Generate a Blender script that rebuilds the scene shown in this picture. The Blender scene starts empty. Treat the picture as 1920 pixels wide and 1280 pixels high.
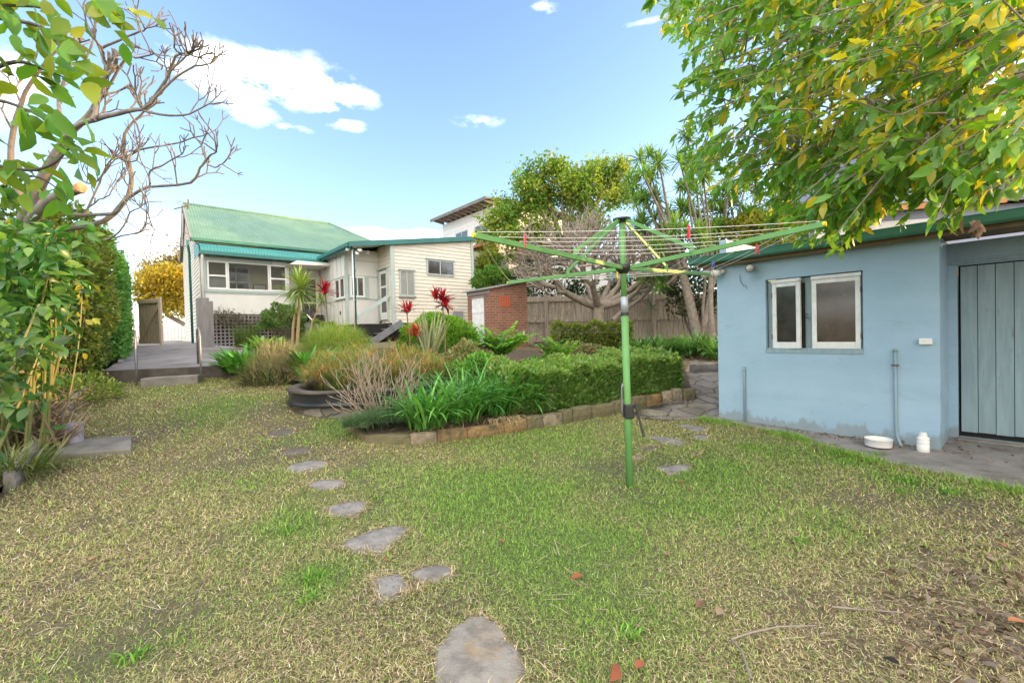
import bpy, math, random
import numpy as np
from mathutils import Vector, Matrix
R = math.radians
rng = np.random.default_rng(11)
random.seed(5)
sc = bpy.context.scene
C = sc.collection
# ------------------------------------------------------------------ camera model (lens fitted to the photograph)
F = 820.; ROLL = R(1.5); PITCH = math.atan(15/820); CZ = 1.5
_ca, _sa, _cp, _sp = math.cos(ROLL), math.sin(ROLL), math.cos(PITCH), math.sin(PITCH)
FW = np.array([0, _cp, -_sp]); _r0 = np.array([1., 0, 0]); _u0 = np.array([0, _sp, _cp])
RT = _ca*_r0 - _sa*_u0; UP = _sa*_r0 + _ca*_u0
EYE = np.array([0, 0, CZ])
def ray(x, y): return FW + RT*(x-960)/F - UP*(y-640)/F
def W(x, y, Y):
    d = ray(x, y); return EYE + d*Y/d[1]
def WZ(x, y, z):
    d = ray(x, y); return EYE + d*(z-CZ)/d[2]
YL = [-20, 0, 3, 4, 5, 6.5, 8.0, 9.2, 12, 14, 18, 40]; ZL = [0, 0, 0, .02, .06, .2, .46, .6, .95, 1.2, 1.33, 1.5]
YR = [-20, 0, 5, 7, 8, 9, 10, 12, 14, 17, 40]; ZR = [0, 0, 0, .05, .17, .36, .52, .75, .92, 1.1, 1.5]
def gz(X, Y):
    X = np.asarray(X, float); Y = np.asarray(Y, float)
    t = np.clip((X+3.5)/5, 0, 1); t = t*t*(3-2*t)
    return (1-t)*np.interp(Y, YL, ZL) + t*np.interp(Y, YR, ZR)
def G(x, y):
    d = ray(x, y); s = .5
    while s < 80:
        p = EYE + d*s
        if p[2] <= gz(p[0], p[1]): break
        s += .02
    return np.array([p[0], p[1], float(gz(p[0], p[1]))])
# ------------------------------------------------------------------ materials
MATS = {}
def new_mat(name):
    m = bpy.data.materials.new(name); m.use_nodes = True
    nt = m.node_tree; b = nt.nodes['Principled BSDF']
    MATS[name] = m
    return m, nt, b
def N(nt, t, **kw):
    n = nt.nodes.new(t)
    for k, v in kw.items(): setattr(n, k, v)
    return n
def rgba(c): return (c[0], c[1], c[2], 1)
def noise(nt, vec, scale, detail=5, rough=.6):
    n = N(nt, 'ShaderNodeTexNoise'); n.inputs['Scale'].default_value = scale; n.inputs['Detail'].default_value = detail
    n.inputs['Roughness'].default_value = rough
    if vec is not None: nt.links.new(vec, n.inputs['Vector'])
    return n.outputs[0]
def ramp(nt, fac, stops):
    r = N(nt, 'ShaderNodeValToRGB'); e = r.color_ramp.elements
    e[0].position = stops[0][0]; e[0].color = rgba(stops[0][1]); e[1].position = stops[-1][0]; e[1].color = rgba(stops[-1][1])
    for p, c in stops[1:-1]:
        q = e.new(p); q.color = rgba(c)
    nt.links.new(fac, r.inputs[0]); return r.outputs[0]
def coords(nt, kind='Object', scale=None):
    t = N(nt, 'ShaderNodeTexCoord'); v = t.outputs[kind]
    if scale:
        m = N(nt, 'ShaderNodeMapping'); m.inputs['Scale'].default_value = scale; nt.links.new(v, m.inputs[0]); v = m.outputs[0]
    return v
def bump(nt, b, h, strength=.3, dist=.01):
    n = N(nt, 'ShaderNodeBump'); n.inputs['Strength'].default_value = strength; n.inputs['Distance'].default_value = dist
    nt.links.new(h, n.inputs['Height']); nt.links.new(n.outputs[0], b.inputs['Normal'])
def mixc(nt, fac, a, c, mode='MIX'):
    m = N(nt, 'ShaderNodeMix', data_type='RGBA', blend_type=mode)
    if isinstance(fac, (int, float)): m.inputs[0].default_value = fac
    else: nt.links.new(fac, m.inputs[0])
    for s, v in ((6, a), (7, c)):
        if isinstance(v, (tuple, list)): m.inputs[s].default_value = rgba(v)
        else: nt.links.new(v, m.inputs[s])
    return m.outputs[2]
def mat(name, c1, c2=None, scale=6, rough=.6, bs=.15, bd=.004, bscale=None, stretch=None, metal=0, spec=.4, lo=.35, hi=.65, dirt=None):
    m, nt, b = new_mat(name)
    v = coords(nt, 'Object', stretch)
    if c2 is None: c2 = tuple(x*.82 for x in c1)
    f = noise(nt, v, scale)
    col = ramp(nt, f, [(lo, c1), (hi, c2)])
    if dirt:
        d = ramp(nt, noise(nt, v, dirt[1], 8, .75), [(dirt[2], (0, 0, 0)), (dirt[3], (1, 1, 1))])
        col = mixc(nt, d, col, dirt[0])
    nt.links.new(col, b.inputs['Base Color'])
    b.inputs['Roughness'].default_value = rough; b.inputs['Metallic'].default_value = metal
    b.inputs['Specular IOR Level'].default_value = spec
    if bs: bump(nt, b, noise(nt, v, bscale or scale*6, 6, .7), bs, bd)
    return m
def splash(m, c, h):
    """mud splashed up the foot of a wall, with a ragged edge"""
    nt = m.node_tree; b = nt.nodes['Principled BSDF']; old = b.inputs['Base Color'].links[0].from_socket
    t = coords(nt); s = N(nt, 'ShaderNodeSeparateXYZ'); nt.links.new(t, s.inputs[0])
    a = N(nt, 'ShaderNodeMath', operation='MULTIPLY_ADD'); nt.links.new(noise(nt, coords(nt, 'Object', (3, 3, 1)), 2.4, 8, .75), a.inputs[0]); a.inputs[1].default_value = -.55; nt.links.new(s.outputs[2], a.inputs[2])
    f = ramp(nt, a.outputs[0], [(0, (1, 1, 1)), (.01, (.8, .8, .8)), (.06, (0, 0, 0))]); f_ = nt.nodes[-1]
    f_.color_ramp.elements[0].position = 0
    a2 = N(nt, 'ShaderNodeMath', operation='ADD'); nt.links.new(a.outputs[0], a2.inputs[0]); a2.inputs[1].default_value = .30-h; nt.links.new(a2.outputs[0], f_.inputs[0])
    nt.links.new(mixc(nt, mixc(nt, .6, (0, 0, 0), f), old, c), b.inputs['Base Color'])
def foliage(name, trans=.35, rough=.5, spec=.35, boost=(1.5, 1.55, .7)):
    m, nt, b = new_mat(name)
    a = N(nt, 'ShaderNodeAttribute', attribute_name='col')
    nt.links.new(a.outputs['Color'], b.inputs['Base Color'])
    b.inputs['Roughness'].default_value = rough; b.inputs['Specular IOR Level'].default_value = spec
    if trans > 0:
        t = N(nt, 'ShaderNodeBsdfTranslucent')
        nt.links.new(mixc(nt, 1., a.outputs['Color'], boost, 'MULTIPLY'), t.inputs['Color'])
        mx = N(nt, 'ShaderNodeMixShader'); mx.inputs[0].default_value = trans
        nt.links.new(b.outputs[0], mx.inputs[1]); nt.links.new(t.outputs[0], mx.inputs[2])
        nt.links.new(mx.outputs[0], nt.nodes['Material Output'].inputs[0])
    return m
M_leaf = foliage('leaf_foliage', .4)
M_gloss = foliage('glossy_leaf_foliage', .25, .34, .5)
M_gloss2 = foliage('canopy_leaf', .45, .3, .55, (1.7, 1.6, .5))
M_grass = foliage('grass_blades', .25, .7, .15, (1.2, 1.2, .8))
M_dry = foliage('dry_stalks', .1, .8, .1, (1.1, 1.0, .8))
M_bark = mat('grey_bark', (.33, .28, .23), (.19, .155, .125), 9, .85, .5, .02, 30)
M_bark2 = mat('brown_bark', (.22, .17, .12), (.10, .08, .06), 14, .9, .6, .02, 40, (1, 1, .3))
M_frangi = mat('pale_grey_bark', (.245, .222, .205), (.135, .12, .108), 7, .8, .4, .01, 26)
M_cane = mat('green_cane', (.16, .22, .07), (.28, .24, .10), 8, .5, .1)
M_cut = mat('cut_wood', (.55, .33, .18), (.40, .22, .11), 12, .9, .2)
# plaster / paints
M_blue = mat('blue_painted_render', (.335, .48, .61), (.285, .425, .55), 1.2, .6, .45, .006, 22, (1, 1, 2.2), dirt=((.22, .30, .36), 2.6, .56, .85))
splash(M_blue, (.20, .22, .20), .16)
M_blued = mat('blue_painted_boards', (.27, .37, .42), (.21, .30, .345), 3, .55, .3, .003, 40, (6, 6, .6), dirt=((.13, .12, .10), 5.5, .60, .75))
M_green = mat('green_painted_metal', (.055, .20, .135), (.045, .165, .115), 4, .4, .05)
M_hoist = mat('green_enamel', (.15, .35, .115), (.125, .30, .095), 5, .5, .05, spec=.3, dirt=((.22, .20, .10), 9, .60, .72))
M_cream = mat('cream_paint', (.70, .66, .575), (.64, .60, .515), 2, .6, .08)
M_fibro = mat('off_white_sheet', (.70, .69, .66), (.63, .62, .59), 1.5, .6, .08)
M_white = mat('white_paint', (.78, .78, .76), (.70, .70, .68), 5, .45, .08)
M_whitep = mat('peeling_white_paint', (.76, .77, .78), (.62, .63, .62), 8, .5, .2, dirt=((.30, .27, .22), 7, .66, .74))
M_trim = mat('grey_green_trim', (.43, .50, .48), (.38, .45, .43), 3, .5, .05)
M_teal = mat('teal_paint', (.03, .165, .155), (.025, .135, .13), 3, .4, .05)
M_roof = mat('green_roof_iron', (.125, .235, .165), (.165, .28, .205), 1.3, .45, .05, spec=.5, dirt=((.20, .30, .23), 3, .5, .8))
M_roof2 = mat('teal_awning_iron', (.035, .22, .20), (.055, .27, .24), 1.3, .42, .05, spec=.5)
M_greypaint = mat('grey_deck_paint', (.20, .20, .22), (.15, .15, .17), 4, .6, .1)
M_timber = mat('weathered_timber', (.47, .405, .325), (.28, .235, .185), 3.5, .85, .4, .006, 24, (6, 6, .5), dirt=((.07, .06, .05), 2.5, .52, .8))
M_timbg = mat('grey_weathered_timber', (.32, .30, .30), (.22, .21, .21), 4, .85, .4, .005, 24, (6, 6, .5))
M_gate = mat('brown_gate_timber', (.56, .45, .34), (.40, .31, .23), 4, .8, .3, .005, 24, (6, 6, .5))
M_concrete = mat('weathered_concrete', (.27, .25, .225), (.17, .155, .14), 2.2, .9, .5, .01, 40, dirt=((.10, .095, .08), 3.3, .5, .75))
M_pad = mat('dark_concrete', (.29, .265, .265), (.20, .18, .18), 1.2, .9, .3, .006, 40, dirt=((.11, .10, .095), .9, .5, .75))
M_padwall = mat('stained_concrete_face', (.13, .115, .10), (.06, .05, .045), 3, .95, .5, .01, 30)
M_slate = mat('grey_flagstone', (.275, .26, .245), (.185, .172, .162), 7, .85, .9, .02, 16, lo=.42, hi=.6, dirt=((.12, .11, .10), 16, .54, .68))
M_slate3 = mat('soil_stained_flagstone', (.155, .132, .112), (.10, .083, .068), 7, .9, .9, .02, 16, dirt=((.22, .18, .13), 9, .56, .68))
M_slate2 = mat('ochre_stained_flagstone', (.285, .262, .235), (.195, .178, .16), 9, .85, .9, .02, 16, lo=.42, hi=.6, dirt=((.36, .24, .11), 1.7, .52, .66))
M_sand = mat('sandstone', (.30, .19, .085), (.20, .125, .06), 7, .9, 1., .025, 14, dirt=((.075, .07, .04), 6, .47, .62))
M_sand2 = mat('mossy_sandstone', (.17, .145, .08), (.11, .10, .055), 7, .9, 1., .025, 14, dirt=((.24, .18, .10), 7, .54, .68))
M_sand3 = mat('pale_sandstone', (.33, .27, .19), (.22, .18, .125), 7, .9, 1., .025, 14, dirt=((.10, .09, .055), 6, .48, .64))
M_mortar = mat('lime_mortar', (.42, .37, .31), (.33, .29, .24), 8, .95, .5, .008)
M_soil = mat('garden_soil', (.10, .075, .05), (.055, .042, .03), 12, .95, .8, .03, 30, dirt=((.22, .16, .10), 25, .58, .66))
M_black = mat('black_pond_liner', (.022, .023, .03), (.035, .037, .046), 3, .35, .25, .02, 9, spec=.5, dirt=((.11, .12, .15), 2.3, .60, .85))
M_blackp = mat('black_plastic', (.018, .018, .02), (.03, .03, .032), 6, .4, .05, spec=.5)
M_steel = mat('galvanised_steel', (.30, .30, .32), (.22, .22, .24), 9, .45, .1, metal=.6)
M_wire = mat('plastic_coated_wire', (.72, .70, .68), (.62, .60, .57), 9, .5, 0)
M_tub = mat('white_plastic', (.82, .81, .79), (.76, .75, .72), 6, .35, .03, dirt=((.45, .40, .32), 7, .66, .85))
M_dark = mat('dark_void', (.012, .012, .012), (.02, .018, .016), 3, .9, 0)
M_fascia = mat('brown_fascia_timber', (.20, .145, .085), (.13, .095, .06), 5, .85, .3)
M_pavec = mat('paved_strip_concrete', (.29, .265, .25), (.20, .185, .17), 2.5, .9, .4, .008, 30, dirt=((.115, .09, .075), 3.1, .5, .7))
M_tile = mat('orange_roof_tile', (.55, .20, .09), (.42, .15, .07), 5, .8, .3)
M_nwall = mat('white_rendered_house', (.70, .70, .71), (.64, .64, .66), 1, .7, .1)
M_nwall2 = mat('blue_grey_weatherboard', (.27, .30, .40), (.24, .27, .36), 1, .6, .05)
M_eave = mat('weathered_eave_timber', (.20, .185, .18), (.14, .13, .125), 3, .8, .2)
M_pergola = mat('orange_pergola_timber', (.45, .20, .08), (.36, .15, .06), 4, .7, .2)
M_vent = mat('terracotta_vent', (.55, .13, .06), (.47, .11, .05), 6, .8, .1)
M_pvc = mat('grey_pvc', (.33, .32, .38), (.26, .25, .30), 4, .45, .05, dirt=((.16, .15, .14), 5, .6, .8))
def plain(name, c, rough=.4): return mat(name, c, tuple(x*.9 for x in c), 9, rough, 0)
M_red = plain('red_plastic', (.72, .02, .06)); M_yel = plain('yellow_plastic', (.80, .62, .03)); M_aqua = plain('aqua_plastic', (.05, .52, .55))
M_bluep = plain('blue_plastic', (.05, .14, .55)); M_wp = plain('white_peg_plastic', (.75, .75, .78)); M_orp = plain('orange_plastic', (.75, .28, .12))
M_silver = mat('silver_sleeve', (.42, .46, .50), (.36, .40, .44), 9, .4, 0, metal=.3)
def glass(name, tint=(.75, .78, .8), alpha=.55, dark=(.02, .02, .02)):
    m, nt, b = new_mat(name)
    b.inputs['Base Color'].default_value = rgba(dark); b.inputs['Roughness'].default_value = .03; b.inputs['Specular IOR Level'].default_value = .9
    tr = N(nt, 'ShaderNodeBsdfTransparent'); tr.inputs[0].default_value = rgba(tint)
    mx = N(nt, 'ShaderNodeMixShader'); mx.inputs[0].default_value = alpha
    nt.links.new(b.outputs[0], mx.inputs[1]); nt.links.new(tr.outputs[0], mx.inputs[2])
    nt.links.new(mx.outputs[0], nt.nodes['Material Output'].inputs[0])
    return m
M_glass = glass('window_glass', (.9, .92, .92), .88)
M_glassd = mat('dark_window_glass', (.045, .042, .04), (.065, .06, .055), 4, .06, 0, spec=.8)
M_glassdust = mat('dusty_window_glass', (.028, .028, .027), (.055, .053, .05), 5, .12, .02, spec=.6, dirt=((.17, .165, .16), 9, .62, .80))
M_blind = mat('pale_blind', (.30, .30, .28), (.25, .25, .23), 3, .5, 0)
def lamp_glass():
    m, nt, b = new_mat('lamp_bulb_glass'); b.inputs['Base Color'].default_value = (.8, .8, .78, 1); b.inputs['Roughness'].default_value = .1
    b.inputs['Transmission Weight'].default_value = .5; return m
M_bulb = lamp_glass()
def brick_mat():
    m, nt, b = new_mat('red_brown_brick')
    t = coords(nt); s = N(nt, 'ShaderNodeSeparateXYZ'); nt.links.new(t, s.inputs[0])
    a = N(nt, 'ShaderNodeMath', operation='ADD'); nt.links.new(s.outputs[0], a.inputs[0]); nt.links.new(s.outputs[1], a.inputs[1])
    c = N(nt, 'ShaderNodeCombineXYZ'); nt.links.new(a.outputs[0], c.inputs[0]); nt.links.new(s.outputs[2], c.inputs[1])
    br = N(nt, 'ShaderNodeTexBrick'); nt.links.new(c.outputs[0], br.inputs['Vector'])
    br.inputs['Color1'].default_value = (.26, .115, .075, 1); br.inputs['Color2'].default_value = (.18, .08, .055, 1)
    br.inputs['Mortar'].default_value = (.36, .27, .20, 1); br.inputs['Scale'].default_value = 1.
    br.inputs['Brick Width'].default_value = .24; br.inputs['Row Height'].default_value = .086; br.inputs['Mortar Size'].default_value = .006
    br.inputs['Bias'].default_value = -.1
    col = mixc(nt, ramp(nt, noise(nt, t, 2.2), [(.4, (0, 0, 0)), (.75, (.6, .6, .6))]), br.outputs['Color'], (.13, .07, .045))
    nt.links.new(col, b.inputs['Base Color']); b.inputs['Roughness'].default_value = .9
    bump(nt, b, br.outputs['Fac'], -.5, .01); return m
M_brick = brick_mat()
def crazy_mat():
    m, nt, b = new_mat('crazy_paving')
    t = coords(nt); v = N(nt, 'ShaderNodeTexVoronoi', feature='DISTANCE_TO_EDGE'); v.inputs['Scale'].default_value = 2.6; v.inputs['Randomness'].default_value = .95
    v2 = N(nt, 'ShaderNodeTexVoronoi'); v2.inputs['Scale'].default_value = 2.6; v2.inputs['Randomness'].default_value = .95
    w = mixc(nt, .22, t, noise(nt, t, 3), 'ADD')
    nt.links.new(w, v.inputs['Vector']); nt.links.new(w, v2.inputs['Vector'])
    g = ramp(nt, v.outputs['Distance'], [(.01, (0, 0, 0)), (.05, (1, 1, 1))])
    s = N(nt, 'ShaderNodeSeparateColor'); nt.links.new(v2.outputs['Color'], s.inputs[0])
    st = ramp(nt, s.outputs[0], [(0, (.17, .155, .14)), (.5, (.215, .197, .18)), (1, (.26, .24, .215))])
    st = mixc(nt, ramp(nt, noise(nt, t, 7), [(.45, (0, 0, 0)), (.8, (.7, .7, .7))]), st, (.14, .13, .10))
    nt.links.new(mixc(nt, ramp(nt, noise(nt, t, 2.3, 5), [(.46, (1, 1, 1)), (.62, (.25, .25, .25))]), (.15, .125, .085), mixc(nt, g, (.12, .105, .075), st)), b.inputs['Base Color']); b.inputs['Roughness'].default_value = .9
    bump(nt, b, g, .8, .03); return m
M_crazy = crazy_mat()
def ground_mat():
    m, nt, b = new_mat('lawn_thatch'); t = coords(nt)
    col = ramp(nt, noise(nt, t, 75, 6, .7), [(.36, (.05, .038, .025)), (.5, (.17, .13, .075)), (.64, (.33, .26, .15))])
    a = N(nt, 'ShaderNodeAttribute', attribute_name='col')
    sr_ = N(nt, 'ShaderNodeSeparateColor'); nt.links.new(a.outputs['Color'], sr_.inputs[0])
    col = mixc(nt, sr_.outputs[0], col, ramp(nt, noise(nt, t, 75, 6, .7), [(.36, (.03, .045, .015)), (.5, (.08, .14, .03)), (.64, (.15, .22, .05))]))
    sp_ = N(nt, 'ShaderNodeSeparateColor'); nt.links.new(a.outputs['Color'], sp_.inputs[0])
    col = mixc(nt, sp_.outputs[1], col, ramp(nt, noise(nt, t, 40, 7, .75), [(.36, (.055, .04, .03)), (.55, (.13, .098, .072)), (.68, (.21, .165, .12))]))
    nt.links.new(col, b.inputs['Base Color']); b.inputs['Roughness'].default_value = .95
    bump(nt, b, noise(nt, t, 90, 6, .7), .8, .02); return m
M_ground = ground_mat()
# ------------------------------------------------------------------ objects
def tag(o, label, cat, group=None, kind=None):
    if label: o['label'] = label
    if cat: o['category'] = cat
    if group: o['group'] = group
    if kind: o['kind'] = kind
    return o
def thing(name, label, cat, loc=(0, 0, 0), rotz=0, group=None):
    o = bpy.data.objects.new(name, None); o.empty_display_size = .2; C.objects.link(o)
    o.location = [float(v) for v in loc]; o.rotation_euler = (0, 0, rotz)
    return tag(o, label, cat, group)
def obj(name, V, Fc, m, parent=None, smooth=False, bevel=0, local=True, label=None):
    """one mesh object; with a parent the coordinates are in the parent's own space (local) or in world space"""
    V = [tuple(float(c) for c in v) for v in V]
    if parent is not None and not local:
        inv = Matrix.LocRotScale(parent.location, parent.rotation_euler, None).inverted()
        V = [tuple(inv @ Vector(v)) for v in V]
    me = bpy.data.meshes.new(name); me.from_pydata(V, [], Fc); me.materials.append(m); me.update()
    o = bpy.data.objects.new(name, me); C.objects.link(o)
    if parent is not None: o.parent = parent
    if smooth: me.shade_smooth()
    if bevel:
        md = o.modifiers.new('bevel', 'BEVEL'); md.width = bevel; md.segments = 2; md.limit_method = 'ANGLE'; md.angle_limit = R(35)
    if label: o['label'] = label
    return o
class MB:
    def __init__(s): s.v = []; s.f = []
    def add(s, V, Fs):
        n = len(s.v); s.v += [tuple(v) for v in V]; s.f += [tuple(i+n for i in f) for f in Fs]; return s
    def box(s, x0, x1, y0, y1, z0, z1):
        return s.add([(x, y, z) for z in (z0, z1) for y in (y0, y1) for x in (x0, x1)],
                     [(0, 2, 3, 1), (4, 5, 7, 6), (0, 1, 5, 4), (2, 6, 7, 3), (0, 4, 6, 2), (1, 3, 7, 5)])
    def prism(s, P, d):
        n = len(P); d = np.array(d)
        return s.add(list(P)+[tuple(np.array(p)+d) for p in P],
                     [tuple(range(n))[::-1], tuple(range(n, 2*n))]+[(i, (i+1) % n, (i+1) % n+n, i+n) for i in range(n)])
    def bar(s, a, b, w, h, up=(0, 0, 1)):
        a = np.array(a, float); b = np.array(b, float); t = (b-a)/np.linalg.norm(b-a)
        x = np.cross(t, up); x /= np.linalg.norm(x); y = np.cross(x, t)
        P = [a+x*i*w/2+y*j*h/2 for i, j in ((-1, -1), (1, -1), (1, 1), (-1, 1))]
        return s.prism(P, b-a)
    def tube(s, pts, r, n=10, cap=True):
        V, Q = tube_np(pts, r, n)
        k = len(s.v); s.add(V, Q)
        if cap:
            s.f.append(tuple(k+i for i in range(n))[::-1]); m = len(V)-n; s.f.append(tuple(k+m+i for i in range(n)))
        return s
    def lathe(s, prof, c=(0, 0, 0), n=28):
        V = [(c[0]+r*math.cos(2*math.pi*i/n), c[1]+r*math.sin(2*math.pi*i/n), c[2]+z) for r, z in prof for i in range(n)]
        Fs = [(j*n+i, j*n+(i+1) % n, (j+1)*n+(i+1) % n, (j+1)*n+i) for j in range(len(prof)-1) for i in range(n)]
        Fs.append(tuple(range(n))[::-1]); m = (len(prof)-1)*n; Fs.append(tuple(range(m, m+n)))
        return s.add(V, Fs)
    def build(s, name, m, parent=None, **k): return obj(name, s.v, s.f, m, parent, **k)
def tube_np(pts, r, n=6):
    P = np.array(pts, float); k = len(P)
    r = np.full(k, r) if np.isscalar(r) else np.array(r, float)
    T = np.gradient(P, axis=0); T /= np.linalg.norm(T, axis=1)[:, None]+1e-12
    a = np.array([0, 0, 1.]) if abs(T[0][2]) < .9 else np.array([1., 0, 0])
    x = np.cross(T[0], a); x /= np.linalg.norm(x); V = []
    ang = np.arange(n)*2*np.pi/n
    for i in range(k):
        x = x-T[i]*(x@T[i]); x /= np.linalg.norm(x)+1e-12; y = np.cross(T[i], x)
        V.append(P[i]+r[i]*(np.cos(ang)[:, None]*x+np.sin(ang)[:, None]*y))
    V = np.concatenate(V)
    Q = [(j*n+i, j*n+(i+1) % n, (j+1)*n+(i+1) % n, (j+1)*n+i) for j in range(k-1) for i in range(n)]
    return V, Q
# ---- numpy meshes: a chunk is (V, Q, Col)
def np_mesh(name, chunks, m, parent=None, smooth=False):
    V = np.concatenate([c[0] for c in chunks]); off = 0; Q = []; Cc = []
    for c in chunks:
        Q.append(np.asarray(c[1])+off); off += len(c[0])
        col = np.asarray(c[2], float); Cc.append(np.tile(col, (len(c[0]), 1)) if col.ndim == 1 else col)
    Q = np.concatenate(Q).astype(np.int32); Cc = np.concatenate(Cc)
    if parent is not None: V = V-np.array(parent.location)
    me = bpy.data.meshes.new(name); me.vertices.add(len(V)); me.vertices.foreach_set('co', V.astype(np.float32).ravel())
    me.loops.add(Q.size); me.loops.foreach_set('vertex_index', Q.ravel())
    me.polygons.add(len(Q)); me.polygons.foreach_set('loop_start', np.arange(0, Q.size, 4, dtype=np.int32))
    me.update(calc_edges=True)
    if smooth: me.polygons.foreach_set('use_smooth', np.ones(len(Q), bool))
    at = me.attributes.new('col', 'FLOAT_COLOR', 'POINT')
    at.data.foreach_set('color', np.concatenate([np.clip(Cc, 0, 1), np.ones((len(Cc), 1))], 1).astype(np.float32).ravel())
    me.materials.append(m); o = bpy.data.objects.new(name, me); C.objects.link(o)
    if parent is not None: o.parent = parent
    return o
def pal(n, cols, jit=.18, w=None):
    cols = np.array(cols, float); i = rng.choice(len(cols), n, p=w)
    j = (i+1) % len(cols); t = rng.random((n, 1))*.5
    return (cols[i]*(1-t)+cols[j]*t)*(1+jit*rng.normal(size=(n, 1))).clip(.4, 1.7)
def ribbons(base, az, el, L, w, droop, col, k=4, prof='strap', fold=0., tipcol=None, bend=1.4):
    base = np.asarray(base, float); n = len(base)
    az, el, L, w, droop = [np.broadcast_to(np.asarray(a, float), (n,)) for a in (az, el, L, w, droop)]
    s = np.linspace(0, 1, k+1); mid = (s[:-1]+s[1:])/2
    e = el[:, None]-droop[:, None]*mid[None]**bend; seg = (L/k)[:, None]
    r = np.concatenate([np.zeros((n, 1)), np.cumsum(np.cos(e)*seg, 1)], 1); z = np.concatenate([np.zeros((n, 1)), np.cumsum(np.sin(e)*seg, 1)], 1)
    ca, sa = np.cos(az)[:, None], np.sin(az)[:, None]
    ctr = np.stack([base[:, :1]+r*ca, base[:, 1:2]+r*sa, base[:, 2:]+z], 2)
    side = np.stack([-np.sin(az), np.cos(az), np.zeros(n)], 1)[:, None, :]
    if prof == 'strap': pw = np.minimum(1, .45+s*3)*np.sqrt(np.maximum(1-s**3, .004))
    elif prof == 'leaf': pw = np.maximum(np.sin(np.pi*np.clip(s*.94+.05, 0, 1)), .03)
    elif prof == 'stem': pw = np.ones(k+1)
    else: pw = np.maximum(1-s, .06)
    hw = (w[:, None]*pw[None]/2)[:, :, None]
    if fold:
        ee = np.concatenate([e, e[:, -1:]], 1)
        nrm = np.stack([-np.sin(ee)*ca, -np.sin(ee)*sa, np.cos(ee)], 2)
        rows = np.stack([ctr-side*hw+nrm*hw*fold, ctr, ctr+side*hw+nrm*hw*fold], 2); m = 3
    else: rows = np.stack([ctr-side*hw, ctr+side*hw], 2); m = 2
    V = rows.reshape(-1, 3)
    b = (np.arange(n)*(k+1)*m)[:, None, None]; j = (np.arange(k)*m)[None, :, None]; q = np.arange(m-1)[None, None, :]
    a0 = b+j+q; Q = np.stack([a0, a0+1, a0+1+m, a0+m], 3).reshape(-1, 4)
    col = np.asarray(col, float)
    if col.ndim == 1: col = np.tile(col, (n, 1))
    cc = np.repeat(col[:, None, :], k+1, 1)
    if tipcol is not None:
        t = (s**2)[None, :, None]; cc = cc*(1-t)+np.asarray(tipcol)*t
    return V, Q, np.repeat(cc[:, :, None, :], m, 2).reshape(-1, 3)
def leaf_tpl(stations, fold=.25, curl=.15):
    """stations (x, halfwidth) -> V, Q, length 1 along x"""
    V = []; Q = []
    for x, h in stations:
        z = -curl*x*x
        V += [(x, -h, z+h*fold), (x, 0, z), (x, h, z+h*fold)]
    for i in range(len(stations)-1):
        a = i*3; Q += [(a, a+1, a+4, a+3), (a+1, a+2, a+5, a+4)]
    return np.array(V), np.array(Q)
T_wavy = leaf_tpl([(0, .012), (.12, .015), (.24, .10), (.36, .175), (.46, .15), (.58, .20), (.70, .17), (.82, .11), (.92, .05), (1, .006)], .3, .4)
T_far = leaf_tpl([(0, .02), (.45, .3), (1, .02)], .2, .1)
T_oval = leaf_tpl([(0, .02), (.2, .19), (.45, .27), (.72, .2), (1, .01)], .3, .25)
T_broad = leaf_tpl([(0, .01), (.08, .02), (.2, .15), (.4, .255), (.6, .24), (.8, .14), (.92, .06), (1, .005)], .28, .3)
T_lobe = leaf_tpl([(0, .012), (.14, .015), (.24, .075), (.33, .17), (.39, .17), (.46, .095), (.53, .11), (.60, .21), (.67, .20), (.73, .10), (.80, .12), (.87, .10), (.94, .05), (1, .006)], .25, .45)
T_long = leaf_tpl([(0, .01), (.25, .09), (.55, .11), (.8, .07), (1, .005)], .3, .35)
def unit(v): return v/(np.linalg.norm(v, axis=-1, keepdims=True)+1e-9)
def leaves(tpl, pos, axis, scale, col, roll=None, up=None, upj=.5):
    V0, Q0 = tpl; pos = np.asarray(pos, float); n = len(pos)
    x = unit(np.broadcast_to(np.asarray(axis, float), (n, 3)))
    z = np.array([0, 0, 1.]) if up is None else np.asarray(up, float)
    z = np.broadcast_to(z, (n, 3))+rng.normal(size=(n, 3))*upj
    y = unit(np.cross(z, x)); z = np.cross(x, y)
    sc_ = np.broadcast_to(np.asarray(scale, float), (n,))[:, None, None]
    V = pos[:, None, :]+sc_*(V0[None, :, :1]*x[:, None, :]+V0[None, :, 1:2]*y[:, None, :]+V0[None, :, 2:]*z[:, None, :])
    Q = Q0[None]+(np.arange(n)*len(V0))[:, None, None]
    col = np.asarray(col, float); col = np.tile(col, (n, 1)) if col.ndim == 1 else col
    return V.reshape(-1, 3), Q.reshape(-1, 4), np.repeat(col, len(V0), 0)
def rdir(n): return unit(rng.normal(size=(n, 3)))
def tubes(paths, n=6, col=(.3, .25, .2)):
    out = []
    for p, r in paths:
        V, Q = tube_np(p, r, n); out.append((V, np.array(Q), col))
    return out
def disc(n, c, rx, ry=None, ang=0):
    a = rng.uniform(0, 6.28, n); q = np.sqrt(rng.random(n)); x = q*np.cos(a)*rx; y = q*np.sin(a)*(ry or rx)
    X = c[0]+x*math.cos(ang)-y*math.sin(ang); Y = c[1]+x*math.sin(ang)+y*math.cos(ang)
    return np.column_stack([X, Y, np.full(n, c[2] if len(c) > 2 else 0.)])
SUN_E, SKY, EXPO = 2.0, .15, 1.92
AIR, DUST, OZ = 1.0, .5, 2.2
SKYT = (1.06, .97, 1.02); CLOUD = (8, 7.7, 7.4); FILL_CLOUD = (6, 5.7, 5.2)
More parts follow.
